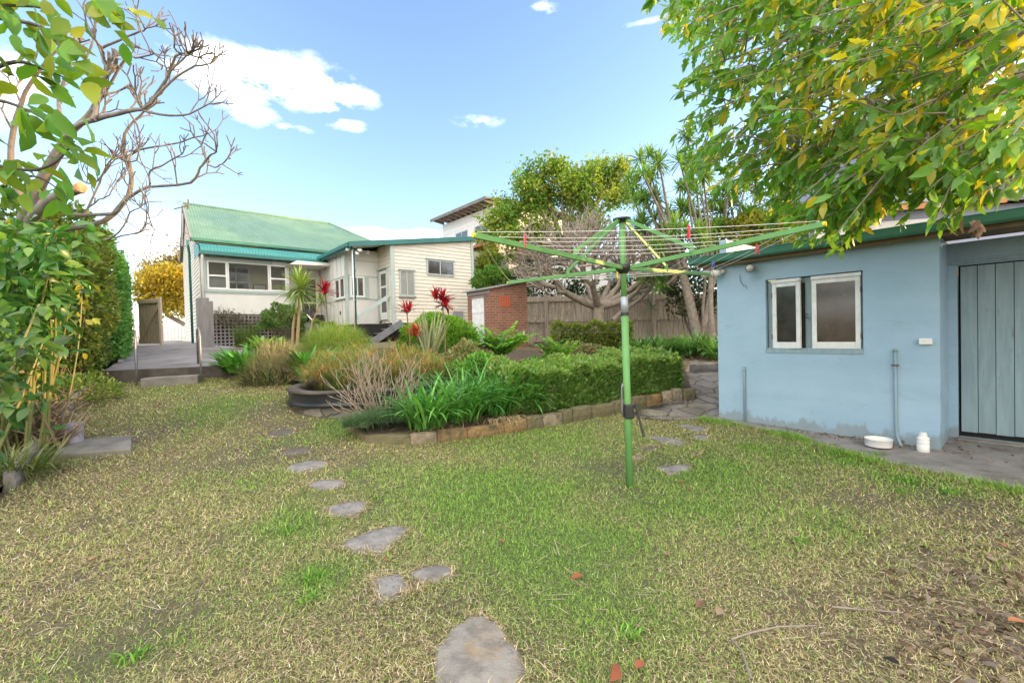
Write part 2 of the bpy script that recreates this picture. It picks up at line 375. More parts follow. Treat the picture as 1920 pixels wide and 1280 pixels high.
# ------------------------------------------------------------------ the ground
def structure(o): o['kind'] = 'structure'; return o
xs = np.concatenate([[-400, -200, -100, -60, -40], np.arange(-26, 14, .4), [16, 20, 30, 50, 100, 200, 400]])
ys = np.concatenate([[-200, -80, -30, -12], np.arange(-6, 30, .4), [32, 36, 42, 60, 100, 200, 500]])
gx, gy = np.meshgrid(xs, ys); zz = gz(gx, gy)+.012*np.sin(gx*2.1+gy*1.3)*np.sin(gy*1.7-gx*.6)
nx = len(xs); idx = np.arange(gx.size).reshape(gx.shape)
Vg = np.stack([gx.ravel(), gy.ravel(), zz.ravel()], 1)
Qg = np.stack([idx[:-1, :-1], idx[:-1, 1:], idx[1:, 1:], idx[1:, :-1]], 2).reshape(-1, 4)
g = obj('ground', Vg, [tuple(int(i) for i in q) for q in Qg], M_ground, smooth=True); structure(g)
dA = np.array([.764, .646, 0]); dB = np.array([-.646, .764, 0])
HZ = math.atan2(.646, .764); H0 = np.array([-11.58, 16.18, 0])
def hw(x, y, z=0): return H0+dA*x+dB*y+np.array([0, 0, z])
# concrete yard and drive: a raised slab with a stepped front
YL_ = [W(193, 694, 9.45)[:2], np.array([-10.5, 11.8]), np.array([-12.95, 14.75]), hw(-1.95, 6)[:2], hw(-1.95, 14)[:2]]
YR_ = [W(433, 687, 9.9)[:2], np.array([-7.5, 12.6]), hw(.1, -.05)[:2], hw(.1, 6)[:2], hw(.1, 14)[:2]]
YR_.insert(2, W(428, 648, 14.2)[:2]); YL_.insert(2, np.array([-12., 13.6]))
zpad = lambda Y: np.interp(Y, [9, 9.9, 14.2, 16, 25, 30], [.905, .945, 1.33, 1.42, 1.60, 1.65])
V = []; rows = 0
for i in range(len(YL_)-1):
    for u in np.linspace(0, 1, 7)[:-1 if i < len(YL_)-2 else 7]:
        a = YL_[i]*(1-u)+YL_[i+1]*u; c = YR_[i]*(1-u)+YR_[i+1]*u; rows += 1
        for v in np.linspace(0, 1, 5): q = a*(1-v)+c*v; V.append((q[0], q[1], float(zpad(q[1]))))
Fs = [(r*5+k, r*5+k+1, r*5+k+6, r*5+k+5) for r in range(rows-1) for k in range(4)]; nt_ = len(Fs)
border = [r*5+4 for r in range(rows)][::-1]+list(range(5))[::-1][1:]+[r*5 for r in range(1, rows)]
m0 = len(V); V += [(V[k][0], V[k][1], V[k][2]-.8) for k in border]
Fs += [(border[k], border[k+1], m0+k+1, m0+k) for k in range(len(border)-1)]
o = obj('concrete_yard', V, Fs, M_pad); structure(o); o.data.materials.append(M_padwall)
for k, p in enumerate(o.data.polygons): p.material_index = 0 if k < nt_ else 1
YARD = YL_+YR_[::-1]
# garden beds (bare soil between the plants) laid over the ground
def sheet(name, pts, m, dz, sub=8, z=None):
    P = np.array(pts, float)
    c = P.mean(0); V = [c]; Fs = []; n = len(P)
    for j in range(1, sub+1):
        for p in P: V.append(c+(p-c)*j/sub)
    V = np.array(V)
    zz = gz(V[:, 0], V[:, 1])+dz if z is None else np.full(len(V), z)
    for i in range(n): Fs.append((0, 1+i, 1+(i+1) % n))
    for j in range(1, sub):
        a = 1+(j-1)*n; b_ = 1+j*n
        for i in range(n): Fs.append((a+i, b_+i, b_+(i+1) % n, a+(i+1) % n))
    return structure(obj(name, np.column_stack([V[:, :2], zz]), Fs, m, smooth=True))
KERB = [(683, 846), (780, 846), (907, 828), (1000, 810), (1082, 791), (1164, 775), (1233, 759), (1306, 749)]
KP = [WZ(x, y, z) for (x, y), z in zip(KERB, (.0, .0, .01, .03, .06, .10, .14, .19))]
bed = [p[:2] for p in KP]+[(4.2, 10.6), (2.6, 12.6), (-.6, 13.2), (-4, 13), (-6, 10.6), (-4.6, 8.9), (-2.4, 7.9), (-2.3, 6.9)]
cb = np.mean(bed, 0)
sheet('garden_bed', [np.array(q)+unit(cb-np.array(q))*.07 for q in bed], M_soil, .11, 14)
sheet('fence_bed', [(1.3, 13.0), (4.2, 11.6), (9.5, 12.2), (10, 17.4), (.8, 17.4)], M_soil, .05, 8)
sheet('side_bed', [(-4.6, 3.6), (-6.1, 5.7), (-7.6, 7.6), (-8.7, 9.0), (-13.4, 15), (-19, 14), (-16, 3), (-9, 0), (-5, 0.5), (-4.0, 2.2)], M_soil, .06, 10)
# paved strip along the shed and crazy paving beside it
SZ = math.atan2(-.764, .646); S0 = np.array([3.286, 6.98, 0]); sx = np.array([.646, -.764, 0]); sy = np.array([.764, .646, 0])
def sw(x, y, z=0): return S0+sx*x+sy*y+np.array([0, 0, z])
P = [sw(-.25, .3), sw(-.2, -.22), sw(.5, -.3), sw(1.2, -.42), sw(1.6, -.72), sw(2.2, -.98), sw(3.2, -1.2), sw(4.5, -1.3), sw(7, -1.3), sw(7, 1.2), sw(2.4, 1.2), sw(.6, .4)]
sheet('paved_strip', [p[:2] for p in P], M_pavec, .022, 10)
sheet('crazy_paving_path', [WZ(1165, 783, .05)[:2], WZ(1240, 790, .04)[:2], sw(-.05, -.25)[:2], sw(-.1, .6)[:2], sw(-.6, 4)[:2], (4.7, 11.4), (3.75, 9.7), WZ(1312, 750, .2)[:2], WZ(1240, 762, .14)[:2]], M_crazy, .02, 12)
# ------------------------------------------------------------------ the cottage
house = thing('cottage', 'cream weatherboard cottage with green corrugated iron roof and enclosed verandah', 'house', H0, HZ)
def clip(poly, z0, z1):
    def cut(P, f):
        out = []
        for i in range(len(P)):
            a, c = P[i], P[(i+1) % len(P)]; fa, fc = f(a), f(c)
            if fa >= 0: out.append(a)
            if (fa >= 0) != (fc >= 0): t = fa/(fa-fc); out.append((a[0]+(c[0]-a[0])*t, a[1]+(c[1]-a[1])*t))
        return out
    P = cut(poly, lambda p: p[1]-z0)
    return cut(P, lambda p: z1-p[1]) if P else P
def weatherboards(b, poly, mp, h=.15, t=.024):
    """overlapping boards: each strip leans out at its lower edge"""
    z = min(p[1] for p in poly); zt = max(p[1] for p in poly)
    while z < zt-.01:
        P = clip(poly, z, min(z+h, zt))
        if len(P) > 2:
            n = len(P); off = [t*(1-(p[1]-z)/h)+.003 for p in P]
            b.add([mp(p[0], p[1], o_) for p, o_ in zip(P, off)]+[mp(p[0], p[1], -.03) for p in P],
                  [tuple(range(n)), tuple(range(n, 2*n))[::-1]]+[(i, i+n, (i+1) % n+n, (i+1) % n) for i in range(n)])
        z += h
    return b
# gable side wall, rear strip of wall above the awning, verandah end wall
b = MB()
weatherboards(b, [(.35, 1.25), (1.8, 1.25), (1.8, 5.0), (.35, 4.75)], lambda y, z, o_: (.12-o_, y, z))
weatherboards(b, [(1.8, 1.25), (7.9, 1.25), (7.9, 5.6), (4.85, 7.6), (1.8, 5.6)], lambda y, z, o_: (.12-o_, y, z))
weatherboards(b, [(.15, 4.9), (9.4, 4.9), (9.4, 5.6), (.15, 5.6)], lambda x, z, o_: (x, 1.8-o_, z))
b.box(.15, 9.4, 1.82, 7.9, .9, 5.5)
b.build('wall', M_cream, house)
def corr(P0, P1, rows, period=.076, amp=.009, lim=None):
    """corrugated sheet: rows = [(y,z)...] from eave to ridge, ridges run up the slope; lim(x, s) trims the hip"""
    nx_ = int((P1-P0)/period*4); X = np.linspace(P0, P1, nx_+1); V = []; Fs = []; k = len(rows)
    rows = np.array(rows); d = np.gradient(rows, axis=0); nn = np.stack([-d[:, 1], d[:, 0]], 1); nn /= np.linalg.norm(nn, axis=1)[:, None]
    s = np.linspace(0, 1, k)
    for i, x in enumerate(X):
        a = amp*math.sin(x/period*2*math.pi); m_ = 1. if lim is None else max(.001, min(1., lim(x)))
        for j in range(k):
            sj = s[j]*m_; y = np.interp(sj, s, rows[:, 0]); z = np.interp(sj, s, rows[:, 1])
            V.append((x, y+nn[j, 0]*a, z+nn[j, 1]*a))
    for i in range(nx_):
        for j in range(k-1): Fs.append((i*k+j, (i+1)*k+j, (i+1)*k+j+1, i*k+j+1))
    return V, Fs
V, Fs = corr(.0, 9.55, [(1.5, 5.62), (2.6, 6.35), (3.7, 7.05), (4.8, 7.74)], .105, .016, lim=lambda x: 1 if x < 6.35 else (9.6-x)/3.25)
rf = obj('roof', V, Fs, M_roof, house, smooth=True)
b = MB(); b.prism([(0, 4.8, 7.72), (6.35, 4.8, 7.72), (9.6, 8.1, 5.6), (0, 8.1, 5.6)], (0, 0, -.03)); b.prism([(6.35, 4.8, 7.72), (9.6, 1.5, 5.6), (9.6, 8.1, 5.6)], (0, 0, -.03))
b.build('roof_back', M_roof, house)
b = MB(); b.tube([(-.02, 4.8, 7.75), (6.35, 4.8, 7.75)], .07, 8); b.tube([(6.35, 4.8, 7.75), (9.6, 1.5, 5.64)], .06, 8)
b.build('ridge_cap', M_roof, house, smooth=True)
b = MB(); b.bar((-.02, 1.45, 5.53), (-.02, 4.82, 7.7), .04, .19); b.bar((-.02, 8.1, 5.53), (-.02, 4.82, 7.7), .04, .19); b.build('barge_board', M_timbg, house)
b = MB(); b.prism([(0, 1.38, 5.50), (0, 1.50, 5.48), (0, 1.50, 5.61), (0, 1.38, 5.61)], (9.3, 0, 0)); b.build('gutter', M_green, house)
b = MB(); b.tube([(-.12, 1.45, 5.5), (-.1, 1.5, 5.2), (-.06, 1.72, 5.0), (-.06, 1.72, 1.35)], .045, 8); b.build('downpipe', M_teal, house, smooth=True)
b = MB(); b.box(.1, .25, 1.62, 1.76, 4.9, 5.5); b.build('corner_board', M_white, house)
# bullnose awning
V, Fs = corr(.14, 4.66, [(-.06, 4.86), (-.03, 4.96), (.10, 5.07), (.35, 5.17), (.8, 5.28), (1.3, 5.36), (1.78, 5.42)], .105, .016)
obj('awning_roof', V, Fs, M_roof2, house, smooth=True)
b = MB(); b.prism([(.12, -.06, 4.86), (.12, .10, 5.06), (.12, .35, 5.16), (.12, 1.78, 5.4), (.12, 1.78, 4.8), (.12, 0, 4.72)], (-.03, 0, 0)); b.build('awning_end', M_teal, house)
b = MB(); b.prism([(.08, -.16, 4.74), (.08, -.04, 4.74), (.08, -.04, 4.87), (.08, -.16, 4.87)], (4.6, 0, 0)); b.build('awning_gutter', M_teal, house)
b = MB(); b.tube([(.2, -.08, 4.74), (.2, .1, 4.55), (.2, .18, 4.4), (.2, .18, 2.4)], .045, 8); b.build('downpipe', M_white, house, smooth=True)
# verandah wall
def holes(b, x0, x1, z0, z1, y, th, hs):
    X = sorted({x0, x1, *[h[0] for h in hs], *[h[1] for h in hs]}); Z = sorted({z0, z1, *[h[2] for h in hs], *[h[3] for h in hs]})
    inh = lambda a, c: any(h[0] < a < h[1] and h[2] < c < h[3] for h in hs)
    for i in range(len(X)-1):
        for j in range(len(Z)-1):
            if inh((X[i]+X[i+1])/2, (Z[j]+Z[j+1])/2): continue
            for yy in (y, y+th):
                q = [(X[i], yy, Z[j]), (X[i+1], yy, Z[j]), (X[i+1], yy, Z[j+1]), (X[i], yy, Z[j+1])]
                b.add(q if yy == y else q[::-1], [(0, 1, 2, 3)])
    for a, c, d, e in list(hs)+[(x0, x1, z0, z1)]:
        for p, q in (((a, d), (c, d)), ((c, d), (c, e)), ((c, e), (a, e)), ((a, e), (a, d))):
            b.add([(p[0], y, p[1]), (q[0], y, q[1]), (q[0], y+th, q[1]), (p[0], y+th, p[1])], [(0, 1, 2, 3)])
    return b
b = MB(); holes(b, .2, 3.22, 2.55, 4.74, .35, .1, [(.34, 3.14, 3.48, 4.6)])
b.box(3.14, 3.22, .46, 1.2, 2.55, 4.74); b.build('verandah_wall', M_fibro, house)
b = MB(); b.box(.18, 3.26, .30, .348, 3.40, 3.475); b.box(.2, 3.22, .325, .348, 3.34, 3.398); b.box(.2, .3, .325, .348, 2.5, 3.34); b.box(.2, .34, .325, .348, 3.476, 4.7); b.build('sill', M_trim, house)
b = MB(); b.box(.3, 2.6, .30, .349, 4.60, 4.72); b.build('frieze_board', M_trim, house)
def sash(parent, x0, x1, z0, z1, y, w=.05, mid=None, gm=M_glass, fm=M_white, bars=(), name='window', th=.05):
    b = MB(); b.box(x0, x0+w, y, y+th, z0, z1); b.box(x1-w, x1, y, y+th, z0, z1); b.box(x0+w, x1-w, y, y+th, z0, z0+w*1.2); b.box(x0+w, x1-w, y, y+th, z1-w, z1)
    for m_ in bars: b.box(x0+w, x1-w, y, y+th, m_-.03, m_+.03)
    if mid: b.box(mid-.02, mid+.02, y, y+th, z0+w*1.2, z1-w)
    f = b.build(name, fm, parent)
    p = MB(); p.box(x0+w, x1-w, y+th*.5, y+th*.5+.004, z0+w*1.2, z1-w); p.build('pane', gm, f)
    return f
sash(house, .36, 1.02, 3.49, 4.59, .33, .06, bars=(4.02,)); sash(house, 1.03, 2.47, 3.49, 4.59, .345, .045); sash(house, 2.48, 3.13, 3.49, 4.59, .33, .06, bars=(4.02,))
# room seen behind the verandah glass
b = MB(); b.box(.2, 3.2, 1.72, 1.78, 2.5, 4.72); b.box(.2, 3.2, .46, 1.7, 2.5, 2.55); b.build('room_wall', mat('ochre_room_wall', (.75, .64, .44), (.70, .60, .40), 2, .7, 0), house)
sash(house, 1.05, 2.0, 3.2, 4.6, 1.66, .06, mid=1.5, gm=M_glassd, bars=(3.95,), name='inner_window')
b = MB(); b.box(2.1, 2.62, 1.68, 1.71, 3.4, 3.92); b.build('picture_frame', plain('picture_timber', (.35, .17, .07)), house)
b = MB(); b.box(2.15, 2.57, 1.672, 1.679, 3.45, 3.87); b.build('picture_sheet', plain('pale_picture', (.6, .6, .55)), house)
b = MB()
for i in range(9): b.box(.42, .97, .42, .43, 3.5+i*.055, 3.545+i*.055)
b.build('blind', M_blind, house)
# lattice under the verandah
b = MB()
for i in range(22): b.box(.3+i*.135, .345+i*.135, .30, .312, 1.3, 2.5)
for j in range(9): b.box(.3, 3.2, .313, .325, 1.38+j*.135, 1.425+j*.135)
b.build('lattice', M_timbg, house)
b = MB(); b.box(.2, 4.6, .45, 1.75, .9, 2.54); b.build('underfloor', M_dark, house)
# door recess with its little hood
b = MB(); b.box(3.22, 4.66, 1.0, 1.06, 2.1, 4.8); b.build('recess_wall', M_fibro, house)
b = MB(); b.prism([(3.05, -.45, 4.55), (4.66, -.45, 4.60), (4.66, -.45, 4.72), (3.35, -.45, 4.72)], (0, 1.4, 0)); b.build('door_hood', M_white, house)
f = sash(house, 3.75, 4.55, 2.2, 4.25, .93, .1, gm=M_glassd, fm=M_cream, bars=(3.1,), name='door')
b = MB(); b.box(3.6, 4.6, -.3, .95, 1.9, 2.18); b.box(3.6, 4.6, -.6, -.3, 1.6, 1.9); b.build('door_step', M_greypaint, house)
b = MB(); b.tube([(3.62, -.6, 2.5), (3.9, -.95, 2.05), (4.0, -1.05, 1.6)], .025, 8); b.build('step_rail', M_white, house, smooth=True)
# fibro wing: side wall, porch wall
b = MB(); b.box(4.68, 4.76, -2.14, 1.0, 2.03, 4.96); b.box(4.68, 6.06, -2.22, -2.14, 2.03, 5.06); b.build('wing_wall', M_fibro, house)
b = MB()
for y in (-1.75, -1.25, -.75, -.3): b.box(4.666, 4.679, y-.02, y+.02, 3.98, 4.95); b.box(4.666, 4.679, y-.02, y+.02, 2.03, 3.06)
b.box(4.664, 4.679, -2.22, .9, 3.955, 3.99); b.box(4.664, 4.679, -2.22, .9, 3.03, 3.06)
b.box(4.63, 4.76, -2.262, -2.222, 2.03, 5.0); b.box(4.77, 6.05, -2.236, -2.221, 3.96, 4.02); b.box(4.77, 6.05, -2.236, -2.221, 3.03, 3.09); b.box(4.77, 6.05, -2.232, -2.221, 4.6, 4.63)
b.build('batten', M_trim, house)
b = MB(); b.box(4.60, 4.679, -2.2, -1.02, 3.06, 3.099); b.build('window_trim', M_trim, house); b = MB(); b.box(4.6, 4.679, -2.2, -1.02, 3.931, 3.97); b.build('window_trim', M_trim, house)
for y0 in (-2.17, -1.6):
    b = MB(); b.box(4.63, 4.678, y0, y0+.06, 3.1, 3.93); b.box(4.63, 4.678, y0+.49, y0+.55, 3.1, 3.93); b.box(4.63, 4.678, y0+.06, y0+.49, 3.1, 3.17); b.box(4.63, 4.678, y0+.06, y0+.49, 3.87, 3.93)
    f = b.build('window', M_white, house); b = MB(); b.box(4.655, 4.66, y0+.06, y0+.49, 3.17, 3.87); b.build('pane', M_glassd, f)
f = sash(house, 4.83, 5.42, 3.12, 3.98, -2.29, .07, mid=5.12, gm=M_glassd, fm=M_white)
for q in ((4.78, 4.83, -2.28, -2.237, 3.06, 4.02), (5.42, 5.6, -2.28, -2.237, 3.09, 3.96)): b = MB(); b.box(*q); b.build('window_trim', M_trim, house)
# weatherboard wing
b = MB()
weatherboards(b, [(6.06, 2.05), (10.0, 2.05), (10.0, 5.86), (6.06, 5.22)], lambda x, z, o_: (x, -3.4-o_, z))
weatherboards(b, [(-3.4, 4.32), (-2.24, 4.32), (-2.24, 5.2), (-3.4, 5.2)], lambda y, z, o_: (6.06-o_, y, z))
weatherboards(b, [(-3.4, 2.05), (-3.2, 2.05), (-3.2, 4.32), (-3.4, 4.32)], lambda y, z, o_: (6.06-o_, y, z))
weatherboards(b, [(-3.4, 2.05), (1.2, 2.05), (1.2, 5.86), (-3.4, 5.86)], lambda y, z, o_: (10.0+o_, y, z))
b.box(6.1, 9.97, -3.37, 1.2, 2.05, 5.2)
b.build('wing_weatherboards', M_cream, house)
for q in ((6.03, 6.19, -3.465, -3.432, 1.95, 5.2), (9.95, 10.07, -3.465, -3.432, 2.0, 5.86)): b = MB(); b.box(*q); b.build('corner_board', M_trim, house)
sash(house, 6.40, 7.06, 3.13, 4.17, -3.475, .045, mid=6.72, gm=M_blind, fm=M_trim); sash(house, 7.66, 9.0, 4.07, 4.72, -3.475, .05, mid=8.3, gm=M_glassd, fm=M_trim)
for q in ((6.36, 7.1, -3.5, -3.43, 3.07, 3.128), (6.36, 7.1, -3.5, -3.43, 4.172, 4.21), (7.62, 9.04, -3.5, -3.43, 4.722, 4.76)): b = MB(); b.box(*q); b.build('window_trim', M_timbg, house)
f = sash(house, -9, -8, 0, 1, 0, name='door') if 0 else None
b = MB(); y0, y1 = -3.12, -2.36
for q in ((y0, y0+.13), (y1-.13, y1)): b.box(6.02, 6.055, q[0], q[1], 2.2, 4.2)
for z0, z1 in ((2.2, 2.5), (2.95, 3.03), (3.5, 3.58), (4.08, 4.2)): b.box(6.02, 6.055, y0+.13, y1-.13, z0, z1)
dr = b.build('door', M_white, house); b = MB(); b.box(6.035, 6.04, y0+.13, y1-.13, 2.5, 4.08); b.build('pane', M_glassd, dr); b = MB(); b.tube([(6.0, -2.42, 3.15), (5.96, -2.42, 3.15), (5.96, -2.5, 3.15)], .015, 6); b.build('handle', M_steel, dr)
b = MB(); b.box(5.98, 6.058, -2.34, -2.24, 2.15, 4.3); b.box(5.98, 6.058, -3.2, -3.135, 2.15, 4.3); b.box(5.96, 6.058, -3.2, -2.24, 4.26, 4.32); b.build('door_frame', M_trim, house)
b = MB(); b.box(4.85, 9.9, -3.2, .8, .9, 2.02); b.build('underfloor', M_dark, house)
# skillion roof over the wing
zr = lambda x: 5.03+(x-4.4)*.155
b = MB(); b.prism([(4.36, -3.55, zr(4.36)+.02), (10.15, -3.55, zr(10.15)+.02), (10.15, -3.55, zr(10.15)+.05), (4.36, -3.55, zr(4.36)+.05)], (0, 5.2, 0)); b.build('wing_roof', M_roof, house)
b = MB(); b.prism([(4.36, -3.58, zr(4.36)-.15), (10.15, -3.58, zr(10.15)-.15), (10.15, -3.58, zr(10.15)+.04), (4.36, -3.58, zr(4.36)+.04)], (0, .028, 0)); b.build('fascia', M_teal, house)
b = MB(); b.prism([(4.5, -3.5, zr(4.5)-.03), (6.06, -3.5, zr(6.06)-.03), (6.06, -3.5, zr(6.06)), (4.5, -3.5, zr(4.5))], (0, 1.3, 0)); b.build('porch_ceiling', M_cream, house)
b = MB(); b.prism([(4.28, -3.5, 4.9), (4.4, -3.5, 4.88), (4.4, -3.5, 5.01), (4.28, -3.5, 5.02)], (0, 3.7, 0)); b.box(4.40, 4.43, -3.5, .2, 4.83, 4.99); b.build('wing_gutter', M_teal, house)
b = MB(); b.tube([(4.62, -3.3, 1.7), (4.62, -3.3, 4.75), (4.5, -3.4, 4.92)], .045, 10); b.tube([(4.62, -3.3, 2.85), (4.62, -3.3, 2.95)], .055, 10); b.tube([(4.62, -3.3, 4.0), (4.62, -3.3, 4.1)], .055, 10); b.build('porch_post', M_teal, house, smooth=True)
b = MB(); b.tube([(4.56, -3.35, 1.75), (4.56, -3.35, 4.8)], .025, 8); b.build('downpipe', M_white, house, smooth=True)
b = MB(); b.bar((4.68, -3.3, 2.25), (6.0, -3.3, 3.14), .03, .13); b.build('handrail', M_trim, house)
b = MB()
for i in range(4): b.box(5.95-i*.3, 6.3-i*.3, -3.75+.0, -3.0, 1.98-i*.16-.04, 1.98-i*.16)
b.build('tread', M_greypaint, house)
b = MB(); b.bar((6.3, -3.78, 2.06), (5.0, -3.78, 1.28), .04, .26); b.bar((6.0, -2.98, 2.0), (5.0, -2.98, 1.3), .04, .24); b.build('stringer', M_greypaint, house)
for q in ([(4.5, -3.2, 4.84), (4.38, -3.3, 4.8)], [(4.72, -3.45, 4.82), (4.82, -3.56, 4.76)], [(4.66, -3.42, 4.72), (4.70, -3.52, 4.62)]): b = MB(); b.tube(q, [.04, .065], 12); b.build('security_light', M_wp, house, smooth=True)
b = MB(); b.lathe([(.02, .16), (.07, .1), (.06, .02), (.0, 0)], (5.35, -2.9, 4.78), 12); b.build('ceiling_light', M_bulb, house, smooth=True)
b = MB(); b.box(8.9, 9.4, -3.48, -3.43, 2.2, 2.55); b.build('meter_box', M_pvc, house)
b = MB(); b.box(4.655, 4.678, -1.55, -1.48, 2.45, 2.6); b.build('vent', M_dark, house)
# aerial beside the gable
an = thing('television_aerial', 'thin rusty television aerial on a mast beside the gable end', 'aerial', W(346, 470, 17.6))
px = lambda x, y: W(x, y, 17.6)
b = MB(); b.tube([px(342, 462), px(342, 400)], .03, 6); b.build('mast', M_steel, an, local=False)
for q, r_ in (([px(327, 392), px(354, 385)], .022), ([px(325, 460), px(353, 462)], .014), ([px(340, 436), px(354, 438)], .014), ([px(352, 392), px(353, 374)], .03)): b = MB(); b.tube(q, r_, 6); b.build('boom', M_bark2, an, local=False)
b = MB(); b.tube([px(332, 381), px(340, 376), px(336, 380), px(326, 376)], .008, 5); b.tube([px(326, 386), px(328, 398)], .008, 5); b.build('element', M_steel, an, local=False)
# ------------------------------------------------------------------ gate, pickets, screens, rails
def plank_panel(b, p0, p1, z0, z1, n, th=.02, gap=.012, jit=.02):
    p0 = np.array(p0); p1 = np.array(p1); d = (p1-p0)/n; t = unit(d); nn = np.array([-t[1], t[0], 0])*th
    for i in range(n):
        a = p0+d*i+t*gap/2; c = p0+d*(i+1)-t*gap/2; j = random.uniform(-jit, jit)
        za, zb = z0(i/n), z1(i/n)+j
        b.prism([np.r_[a[:2], za], np.r_[c[:2], za], np.r_[c[:2], zb], np.r_[a[:2], zb]], nn)
g0 = W(262, 645, 15.4); g1 = W(303, 645, 15.0); zb, zt = 1.42, 3.02
gt = thing('timber_gate', 'brown paling side gate standing open against the clipped hedge', 'gate', (g0+g1)/2*np.array([1, 1, 0])+np.array([0, 0, zb]))
b = MB(); plank_panel(b, np.r_[g0[:2], 0], np.r_[g1[:2], 0], lambda s: zb+.05, lambda s: zt, 7, jit=.01); b.build('paling', M_gate, gt, local=False)
b = MB(); nrm = np.array([.05, -.06, 0])
for z in (zb+.1, zt-.1): b.bar(np.r_[g0[:2], z]+nrm, np.r_[g1[:2], z]+nrm, .05, .09)
b.bar(np.r_[g0[:2], zb+.15]+nrm, np.r_[g1[:2], zt-.15]+nrm, .04, .08); b.bar(np.r_[g1[:2], zb]+nrm, np.r_[g1[:2], zt+.05]+nrm, .07, .09, (0, 1, 0)); b.build('gate_frame', M_gate, gt, local=False)
b = MB(); b.tube([np.r_[g1[:2], 2.2]+nrm*1.2+np.array([-.15, 0, 0]), np.r_[g1[:2], 2.2]+nrm*1.2+np.array([.06, .02, 0])], .02, 6); b.build('latch', M_steel, gt, local=False)
pk = thing('picket_fence', 'low white picket fence across the far end of the drive', 'fence', hw(-1, 11.5, 1.45))
b = MB(); q0, q1 = hw(-2.2, 11.5), hw(.3, 11.5)
for i in range(17):
    p = q0+(q1-q0)*i/16; b.prism([p+np.array([-.035, -.03, 1.5]), p+np.array([.035, .03, 1.5]), p+np.array([.035, .03, 2.42]), p+np.array([0, 0, 2.5]), p+np.array([-.035, -.03, 2.42])], (.012, -.014, 0))
b.build('picket', M_white, pk, local=False)
b = MB()
for z in (1.75, 2.2): b.bar(q0+np.array([.03, .03, z]), q1+np.array([.03, .03, z]), .04, .07)
b.build('rail', M_white, pk, local=False)
s0 = W(370, 650, 13.9); s1 = W(395, 650, 14.0)
sn = thing('timber_screen', 'short grey paling screen at the corner of the verandah', 'screen', np.r_[(s0+s1)[:2]/2, 1.25])
b = MB(); plank_panel(b, np.r_[s0[:2], 0], np.r_[s1[:2], 0], lambda s: 1.2, lambda s: 2.88, 4, gap=.004, jit=.012); b.build('paling', M_timbg, sn, local=False)
b = MB(); b.bar(np.r_[s1[:2], 1.2]+np.array([.05, .02, 0]), np.r_[s1[:2], 2.78]+np.array([.05, .02, 0]), .08, .08, (0, 1, 0)); b.build('post', M_timbg, sn, local=False)
def handrail(px_, z0, zt, lab):
    p = WZ(*px_, z0); back = np.array([-.52, .62, 0])*.75
    t = thing('handrail', lab, 'handrail', p, group='steel handrails of the garden step')
    q = p+back+np.array([0, 0, .4]); a = p+np.array([0, 0, 1.0]); c = q+np.array([0, 0, .78])
    m1 = p+back*.18+np.array([0, 0, 1.13]); m2 = p+back*.55+np.array([0, 0, 1.2]); m3 = p+back*.86+np.array([0, 0, 1.17])
    b = MB(); b.tube([p, p+np.array([0, 0, .5]), a, p+back*.05+np.array([0, 0, 1.08]), m1, m2, m3, p+back*.97+np.array([0, 0, 1.1]), c+np.array([0, 0, -.1]), q], .022, 10); b.build('tube', M_steel, t, local=False, smooth=True)
    b = MB(); b.lathe([(.05, 0), (.05, .012)], tuple(p), 12); b.build('base_plate', M_steel, t, local=False)
handrail((257, 727), .56, 1., 'bent steel handrail at the hedge end of the garden step')
handrail((378, 719), .60, 1., 'bent steel handrail beside the leafy clivia clump')
c0, c1 = WZ(263, 727, .58), WZ(370, 720, .60)
u_ = unit(c1-c0); v_ = np.array([-u_[1], u_[0], 0])
b = MB(); b.prism([c0-np.array([0, 0, .1]), c1-np.array([0, 0, .1]), c1+v_*.38-np.array([0, 0, .1]), c0+v_*.38-np.array([0, 0, .1])], (0, 0, .29)); o = b.build('concrete_step', M_concrete, bevel=.02)
tag(o, 'pale concrete step block below the dark concrete yard', 'step')
# inspection slab, capped pipe
sl = [WZ(97, 852, .17), WZ(246, 840, .18), WZ(247, 815, .21), WZ(138, 823, .21)]
b = MB(); b.prism([p-np.array([0, 0, .16]) for p in sl], (0, 0, .16)); o = b.build('concrete_slab', M_concrete, bevel=.02); tag(o, 'weathered concrete slab lying flat at the edge of the lawn', 'slab')
p = WZ(138, 829, .19); b = MB(); b.lathe([(.105, 0), (.105, .22), (.112, .222), (.112, .25), (.10, .256), (0.0, .256)], tuple(p), 24); o = b.build('capped_pipe', M_pvc); tag(o, 'short grey capped drain pipe standing on the concrete slab', 'pipe')
# ------------------------------------------------------------------ brick outhouse
B0 = np.array([-.69, 14.0, 0]); oh = thing('brick_outhouse', 'small red brick outhouse with white plank door and sloping roof', 'outhouse', B0, HZ)
L1, L2 = 1.62, 1.22
b = MB(); zt_ = lambda x: 2.94+x*.20
b.prism([(0, 0, .7), (L1, 0, .7), (L1, 0, zt_(L1)), (0, 0, zt_(0))], (0, .11, 0)); b.box(0, .11, .115, .3, .7, 2.94); b.box(0, .11, L2-.2, L2, .7, 2.94); b.box(0, .11, .3, L2-.2, 2.75, 2.94)
b.prism([(0.11, L2, .7), (L1, L2, .7), (L1, L2, zt_(L1)), (.11, L2, zt_(0))], (0, -.1, 0)); b.box(L1-.1, L1, .115, L2-.105, .7, 3.2); b.build('wall', M_brick, oh)
b = MB()
for i in range(5): b.box(.03, .06, .31+i*.142, .448+i*.142, .8, 2.7)
d_ = b.build('door', M_whitep, oh); 
for z in (1.5, 2.2): b = MB(); b.box(.02, .029, .32, 1.0, z, z+.1); b.build('ledge', M_whitep, d_)
b = MB(); b.box(-.01, .03, .93, .99, 1.72, 1.76); b.build('latch', M_dark, d_)
